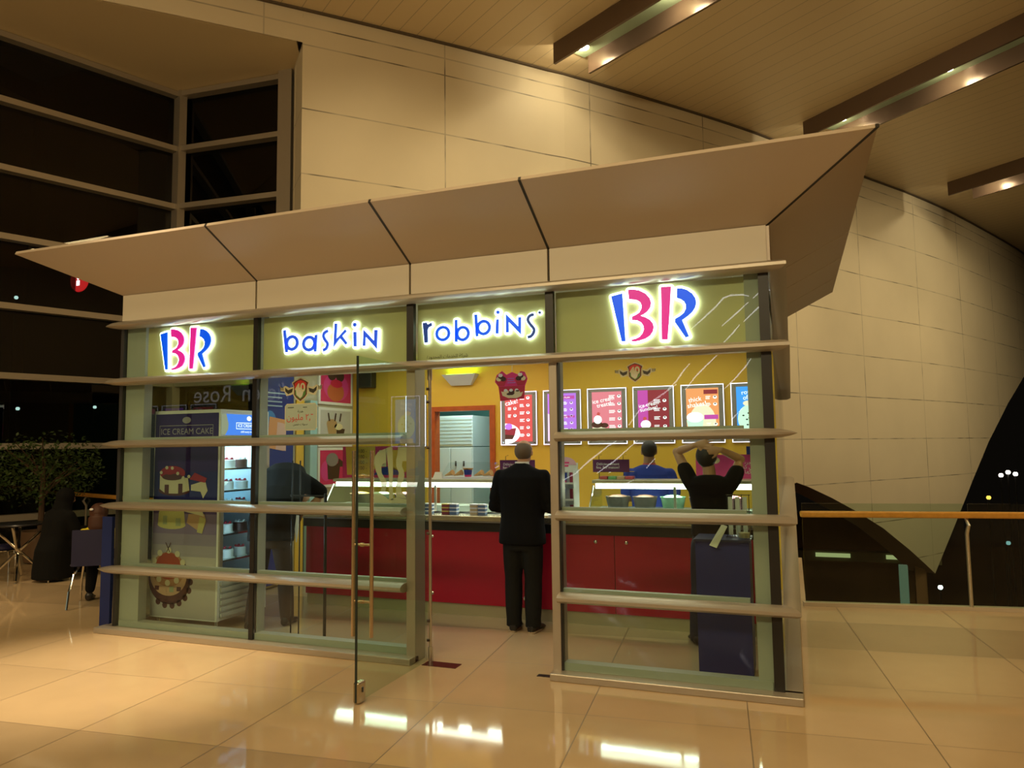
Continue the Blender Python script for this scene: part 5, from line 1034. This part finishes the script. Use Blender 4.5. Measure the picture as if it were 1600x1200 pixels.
# --- seated woman in a black cloak, child on a chair (outside left)
def cloak(r, vx):
    b = B(); hc = (.06, .08, 1.02); head(b, hc, .95, .3, -.5); limb(b, [(.03, .03, .84), (.05, .06, .95)], (.05, .048))
    trunk(b, [((0, 0, .42), .16, .13), ((0, 0, .6), .14, .11), ((.02, .02, .8), .16, .10), ((.03, .03, .86), .1, .06)])
    for s_ in (-1, 1): limb(b, [(s_*.09, .02, .45), (s_*.1, .38, .45), (s_*.1, .40, .08)], (.08, .055, .036)); limb(b, [(s_*.17+.02, .02, .80), (s_*.21, .12, .58), (s_*.1, .32, .60)], (.042, .036, .026)); hand(b, (s_*.095, .335, .60), (-s_*.2, 1, 0), (0, 0, -1), .9, .4, .15, s_)
    remeshed(b, 'body', M_skin, r, .009, 2)
    b = B(); trunk(b, [((-.04, .0, .03), .225, .215), ((-.04, .0, .12), .225, .215), ((-.02, .0, .38), .215, .205), ((-.0, .01, .55), .20, .16), ((.02, .01, .75), .205, .135), ((.03, .02, .85), .17, .10), ((.04, .04, .90), .08, .07)])
    for s_ in (-1, 1): limb(b, [(s_*.17+.02, .02, .80), (s_*.23, .10, .58), (s_*.12, .30, .60)], (.07, .07, .06)); limb(b, [(s_*.1, .08, .47), (s_*.11, .40, .46), (s_*.10, .42, .12)], (.12, .10, .10))
    remeshed(b, 'black_cloak', M_tee, r, .013, 4)
    b = B(); b.ball((.055, .06, 1.03), 1, 18, (.098, .115, .125)); trunk(b, [((.03, .03, .84), .15, .10), ((.04, .035, .9), .11, .10), ((.05, .05, .98), .09, .10)]); remeshed(b, 'head_scarf', M_tee, r, .012, 4)
figure('person in a long black cloak and head scarf sitting on the left', (-2.95, 1.72, 0), cloak)
def child(r, vx):
    b = B(); hc = (.0, .06, .93); head(b, hc, .9, .35, -.5); limb(b, [(0, .02, .78), (0, .05, .87)], (.042, .04))
    trunk(b, [((0, 0, .45), .12, .09), ((0, 0, .6), .11, .085), ((0, .01, .74), .12, .08), ((0, .02, .79), .08, .05)])
    for s_ in (-1, 1): limb(b, [(s_*.07, .03, .47), (s_*.09, .30, .46), (s_*.10, .22, .10)], (.06, .045, .032)); limb(b, [(s_*.13, .02, .74), (s_*.17, .10, .57), (s_*.10, .25, .62)], (.034, .03, .022)); hand(b, (s_*.095, .262, .62), (-s_*.2, 1, 0), (0, 0, -1), .8, .4, .15, s_)
    remeshed(b, 'body', M_skin, r, .008, 2)
    b = B(); trunk(b, [((0, 0, .46), .135, .105), ((0, 0, .6), .13, .10), ((0, .005, .73), .15, .095), ((0, .015, .79), .11, .065), ((0, .02, .81), .06, .05)])
    for s_ in (-1, 1): limb(b, [(s_*.13, .02, .74), (s_*.17, .09, .60)], (.052, .048))
    remeshed(b, 'yellow_top', mat('bright_yellow_cloth', (.75, .62, .02), .7), r, .010, 3)
    b = B(); trunk(b, [((0, 0, .44), .14, .11), ((0, .0, .52), .14, .11)])
    for s_ in (-1, 1): limb(b, [(s_*.07, .03, .47), (s_*.09, .30, .46), (s_*.10, .22, .12)], (.078, .062, .05)); 
    remeshed(b, 'dark_trousers', M_tee, r, .011, 3)
    for s_ in (-1, 1): b = B(); shoe(b, (s_*.10, .20, .06), (0, 1), .2, .038); remeshed(b, 'shoe', M_shoe, r, .007, 2)
    b = B(); b.ball((0, .04, .955), 1, 18, (.092, .105, .098)); trunk(b, [((0, -.03, .72), .05, .035), ((0, -.03, .80), .085, .05), ((0, .0, .90), .092, .08)]); remeshed(b, 'long_brown_hair', mat('brown_hair', (.07, .022, .010), .6), r, .009, 2)
    B().ball((-.05, -.06, .99), .02, 8, (1, .6, .7)).build('hair_clip', MW, r, True, world=False)
figure('child in a yellow top with long brown hair sitting on the navy chair', (-1.23, .85, 0), child).rotation_euler = (0, 0, .65)
# ---- chairs, table, planter outside left
M_seat = mat('navy_seat', (.014, .014, .06), .4)
def chair(loc, rz, label):
    r = empty('cafe_chair', label, 'chair', (0, 0, 0), 0, 'navy cafe chairs with chrome legs')
    t = B(); t.rings([[V((x, y+.02*math.cos(x*8), z)) for x, y in ((-.19, -.20), (-.1, -.215), (.1, -.215), (.19, -.20), (.19, -.185), (.1, -.198), (-.1, -.198), (-.19, -.185))] for z in (.42, .5, .7, .79)]); t.build('backrest', M_seat, r, True)
    box('seat', M_seat, -.2, .2, -.2, .2, .425, .445, r, .008)
    for sx in (-1, 1):
        B().tube([(sx*.19, -.30, .005), (sx*.185, -.26, .18), (sx*.16, -.20, .34), (sx*.12, -.12, .42)], .012, 8).build('leg', M_chrome, r, True)
        B().tube([(sx*.19, .22, .005), (sx*.18, .2, .2), (sx*.15, .15, .42)], .012, 8).build('leg', M_chrome, r, True)
    r.location = loc; r.rotation_euler = (0, 0, rz); return r
c1 = chair((-1.23, .85, 0), .65, 'navy cafe chair carrying the child in yellow, beside the kiosk')
def stool(loc, label):
    r = empty('low_stool', label, 'stool', (0, 0, 0), 0, 'chrome legged navy stools')
    B().lathe((0, 0, .34), [(.14, 0), (.16, .02), (.16, .05), (.14, .065)], 24).build('seat', M_seat, r, True); B().lathe((0, 0, .325), [(.155, 0), (.158, .014)], 24).build('seat_ring', M_chrome, r, True)
    for k in range(4): a = k*math.pi/2+.5; B().tube([(.14*math.cos(a), .14*math.sin(a), .33), (.17*math.cos(a), .17*math.sin(a), .15), (.17*math.cos(a), .17*math.sin(a), .004)], .011, 8).build('leg', M_chrome, r, True)
    r.location = loc; return r
stool((-2.95, 1.72, 0), 'navy stool with chrome legs under the person in the black cloak'); stool((-3.95, 1.75, 0), 'navy stool with chrome legs at the left edge of the floor')
tb = empty('cafe_table', 'small cafe table with crossed chrome legs left of the person in the black cloak', 'table', (-3.52, 1.62, 0))
for a, c_ in (((-3.74, 1.42, .02), (-3.26, 1.85, .68)), ((-3.24, 1.42, .02), (-3.80, 1.86, .68)), ((-3.74, 1.86, .02), (-3.32, 1.42, .68)), ((-3.24, 1.86, .02), (-3.72, 1.42, .68))): B().tube([a, c_], .018, 8).build('leg', M_chrome, tb, True)
B().lathe((-3.50, 1.63, .68), [(.30, 0), (.31, .012), (.30, .025)], 28).build('table_top', mat('dark_table', (.02, .02, .025), .25), tb, True)
pt_ = empty('potted_tree', 'dark leafy potted tree at the left edge of the picture', 'tree', (-4.6, 2.75, 0))
B().lathe((-4.6, 2.75, .002), [(.16, 0), (.2, .02), (.26, .42), (.27, .46), (.24, .46), (.23, .40)], 24).build('planter', mat('planter_bronze', (.12, .07, .04), .4), pt_, True)
B().lathe((-4.6, 2.75, .40), [(.22, 0), (.20, .02)], 18).build('soil', mat('soil', (.02, .013, .008), .95), pt_)
t = B(); t.tube([(-4.6, 2.75, .40), (-4.57, 2.73, .8), (-4.6, 2.76, 1.2), (-4.58, 2.75, 1.5)], [.045, .038, .03, .02], 8)
for k in range(9): a = k*.7; t.tube([(-4.6, 2.75, .9+k*.06), (-4.6+.3*math.cos(a), 2.75+.3*math.sin(a), 1.2+k*.05), (-4.6+.5*math.cos(a), 2.75+.5*math.sin(a), 1.32+k*.06)], [.014, .01, .005], 6)
t.build('trunk', mat('bark', (.08, .045, .025), .85), pt_, True)
t = B(); rnd = random.Random(3)
for k in range(2600):
    a, u_, v_ = rnd.random()*6.283, rnd.random(), rnd.gauss(0, 1)
    rr_ = .78*(u_**.5); z = 1.35+(rnd.random()-.5)*1.0*math.sqrt(max(0, 1-(rr_/.85)**2)); c_ = V((-4.6+rr_*math.cos(a), 2.75+rr_*math.sin(a), z+.08*math.sin(a*3)))
    d = V((rnd.gauss(0, 1), rnd.gauss(0, 1), rnd.gauss(-.3, .6))).normalized(); s_ = d.cross(V((rnd.random(), rnd.random(), 1))).normalized(); L = .05+.03*rnd.random()
    t._add([c_, c_+d*L*.5+s_*L*.26, c_+d*L, c_+d*L*.5-s_*L*.26], ((0, 1, 2, 3),))
t.build('foliage', mat('dark_leaf', (.035, .07, .012), .5), pt_, fix=False)

# ---- hanging light sculpture behind the camera, mirrored in the right window
ls = empty('hanging_light_sculpture', 'hanging glowing streamers whose streaks are mirrored in the right window', 'light', (4.3, -8.5, 0.86))
for P in ([(4.12, -8.5, 3.68), (4.35, -8.5, 3.87), (4.58, -8.5, 4.07), (4.7, -8.5, 4.2), (4.83, -8.5, 4.24), (5.03, -8.5, 4.23), (5.13, -8.5, 4.2)], [(4.66, -8.5, 3.7), (4.88, -8.5, 3.88), (5.12, -8.5, 4.09)], [(5.2, -8.5, 4.15), (5.32, -8.5, 4.26), (5.49, -8.5, 4.29)], [(5.03, -8.5, 3.75), (5.26, -8.5, 3.96), (5.45, -8.5, 4.13)],
 [(4.68, -8.5, 3.4), (4.84, -8.5, 3.56), (4.96, -8.5, 3.7)], [(3.58, -8.5, 2.51), (3.83, -8.5, 2.75), (3.96, -8.5, 2.93), (4.08, -8.5, 3.06)], [(3.98, -8.5, 2.58), (4.17, -8.5, 2.82), (4.35, -8.5, 2.99), (4.61, -8.5, 3.23)], [(4.66, -8.5, 2.57), (4.86, -8.5, 2.76), (5.03, -8.5, 2.95), (5.13, -8.5, 3.09)],
 [(4.76, -8.5, 2.02), (4.95, -8.5, 2.22)], [(2.93, -8.5, 1.96), (3.15, -8.5, 2.25), (3.5, -8.5, 2.47), (3.83, -8.5, 2.69)], [(1.65, -8.5, 0.95), (1.9, -8.5, 1.08), (2.16, -8.5, 1.31), (2.53, -8.5, 1.58), (2.75, -8.5, 1.71)], [(2.66, -8.5, 0.86), (2.88, -8.5, 0.9), (3.0, -8.5, 0.96)],
 [(2.31, -8.5, 1.08), (2.65, -8.5, 1.31), (3.1, -8.5, 1.69)], [(3.24, -8.5, 1.18), (3.4, -8.5, 1.35)]):
    n = len(P); B().tube(P, [.008]+[.014]*(n-2)+[.008] if n > 2 else [.012, .008], 6).build('streamer', emit('streamer_glow', (.95, .95, 1), 9), ls, True)
# ---- round red sign hanging behind the canopy's left tip
rs = empty('round_sign', 'round red lit sign with a white figure below the left canopy tip', 'sign', (-5.80, 4.19, 4.38))
B().lathe((0, 0, 0), [(.20, -.02), (.21, 0), (.20, .02)], 24, Matrix.Translation((-5.80, 4.19, 4.59)) @ Matrix.Rotation(math.radians(90), 4, 'X')).build('disc', emit('red_sign_glow', (.75, .015, .02), .6), rs, True)
t = Art((-5.80, 4.168, 4.59), PX, PZ); t.ell(eW, -.01, .03, .025, .03, 1, 12); t.rect(eW, -.045, -.10, .03, -.01, 1); t.build('figure', rs)
B().tube([(-5.80, 4.21, 4.59), (-5.88, 4.27, 4.59)], .012, 6).build('bracket', M_black, rs)
# ---- lower storey glimpsed through the arches, night lamps beyond
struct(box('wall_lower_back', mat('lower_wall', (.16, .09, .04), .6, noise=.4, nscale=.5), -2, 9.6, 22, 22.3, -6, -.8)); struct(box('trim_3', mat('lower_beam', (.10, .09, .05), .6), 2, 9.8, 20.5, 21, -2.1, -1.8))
for x0, x1, y, z, l in ((6.3, 7.3, 20.4, -1.92, 'long pale green light strip in the lower storey at the left of the arch'), (8.3, 9.2, 20.4, -1.92, 'long pale green light strip in the lower storey at the right of the arch')):
    tag(box('light_strip', emit('lower_strip', (.75, .8, .35), .55), x0, x1, y, y+.06, z-.05, z+.07), l, 'light', 'light strips in the lower storey')
tag(box('lit_column', emit('lower_column', (.35, .55, .35), .22), 8.3, 8.5, 17.4, 17.6, -4.2, -1.7), 'dim green lit column in the lower storey seen under the arch', 'column')
area('lower_floor_light', (6, 12, -1.2), (0, 0, 0), 4, 4, 30, (1, .7, .35))
for (x, y, z), l, c_, s_ in (((13.85, 30, .32), 'white cluster lamp', (1, .95, .85), 6), ((14.1, 30, .25), 'second white cluster lamp', (1, .95, .85), 5), ((13.6, 30, .2), 'third white cluster lamp', (1, .9, .8), 4), ((13.12, 30, -.7), 'yellow lamp', (1, .7, .1), 1.5), ((13.9, 30.9, -2.6), 'pale cyan lamp', (.4, .8, .8), .6), ((11.05, 29, -4.2), 'low white lamp', (.9, .95, 1), 8), ((7.2, 29.5, -5.4), 'blue white lamp on the lower floor', (.7, .8, 1), 8)):
    r = empty('distant_lamp', l+' shining far beyond the arch in the dark', 'lamp', (x, y, -6), 0, 'lamps in the night beyond the arch'); B().ball((x, y, z), .09, 8).build('bulb', emit('dl_'+l.replace(' ', '_'), c_, s_), r, True); B().tube([(x, y+.05, -5.99), (x, y+.05, z)], .03, 6).build('pole', M_black, r)
for (y, z), l in (((4.28, 4.44), 'upper'), ((6.0, 2.5), 'lower right'), ((4.4, 2.4), 'lower left')):
    r = empty('distant_lamp', l+' small lamp shining behind the left curtain wall', 'lamp', (-7.5, y, -6), 0, 'lamps in the night behind the curtain wall'); B().ball((-7.5, y, z), .035, 8).build('bulb', emit('night_lamp_left', (.8, 1, .9), 5), r, True); B().tube([(-7.53, y, -5.99), (-7.53, y, z)], .015, 6).build('pole', M_black, r)
for k_, (y0, z0, z1) in enumerate(((3.95, 3.35, 4.0), (3.95, 2.7, 3.2))):
    tag(box('lit_window', emit('teal_window', (.15, .5, .45), .5), -8.2, -8.1, y0, y0+.1, z0, z1), ['upper', 'lower'][k_]+' teal lit window at the left picture edge behind the curtain wall', 'window', 'teal lit windows outside')
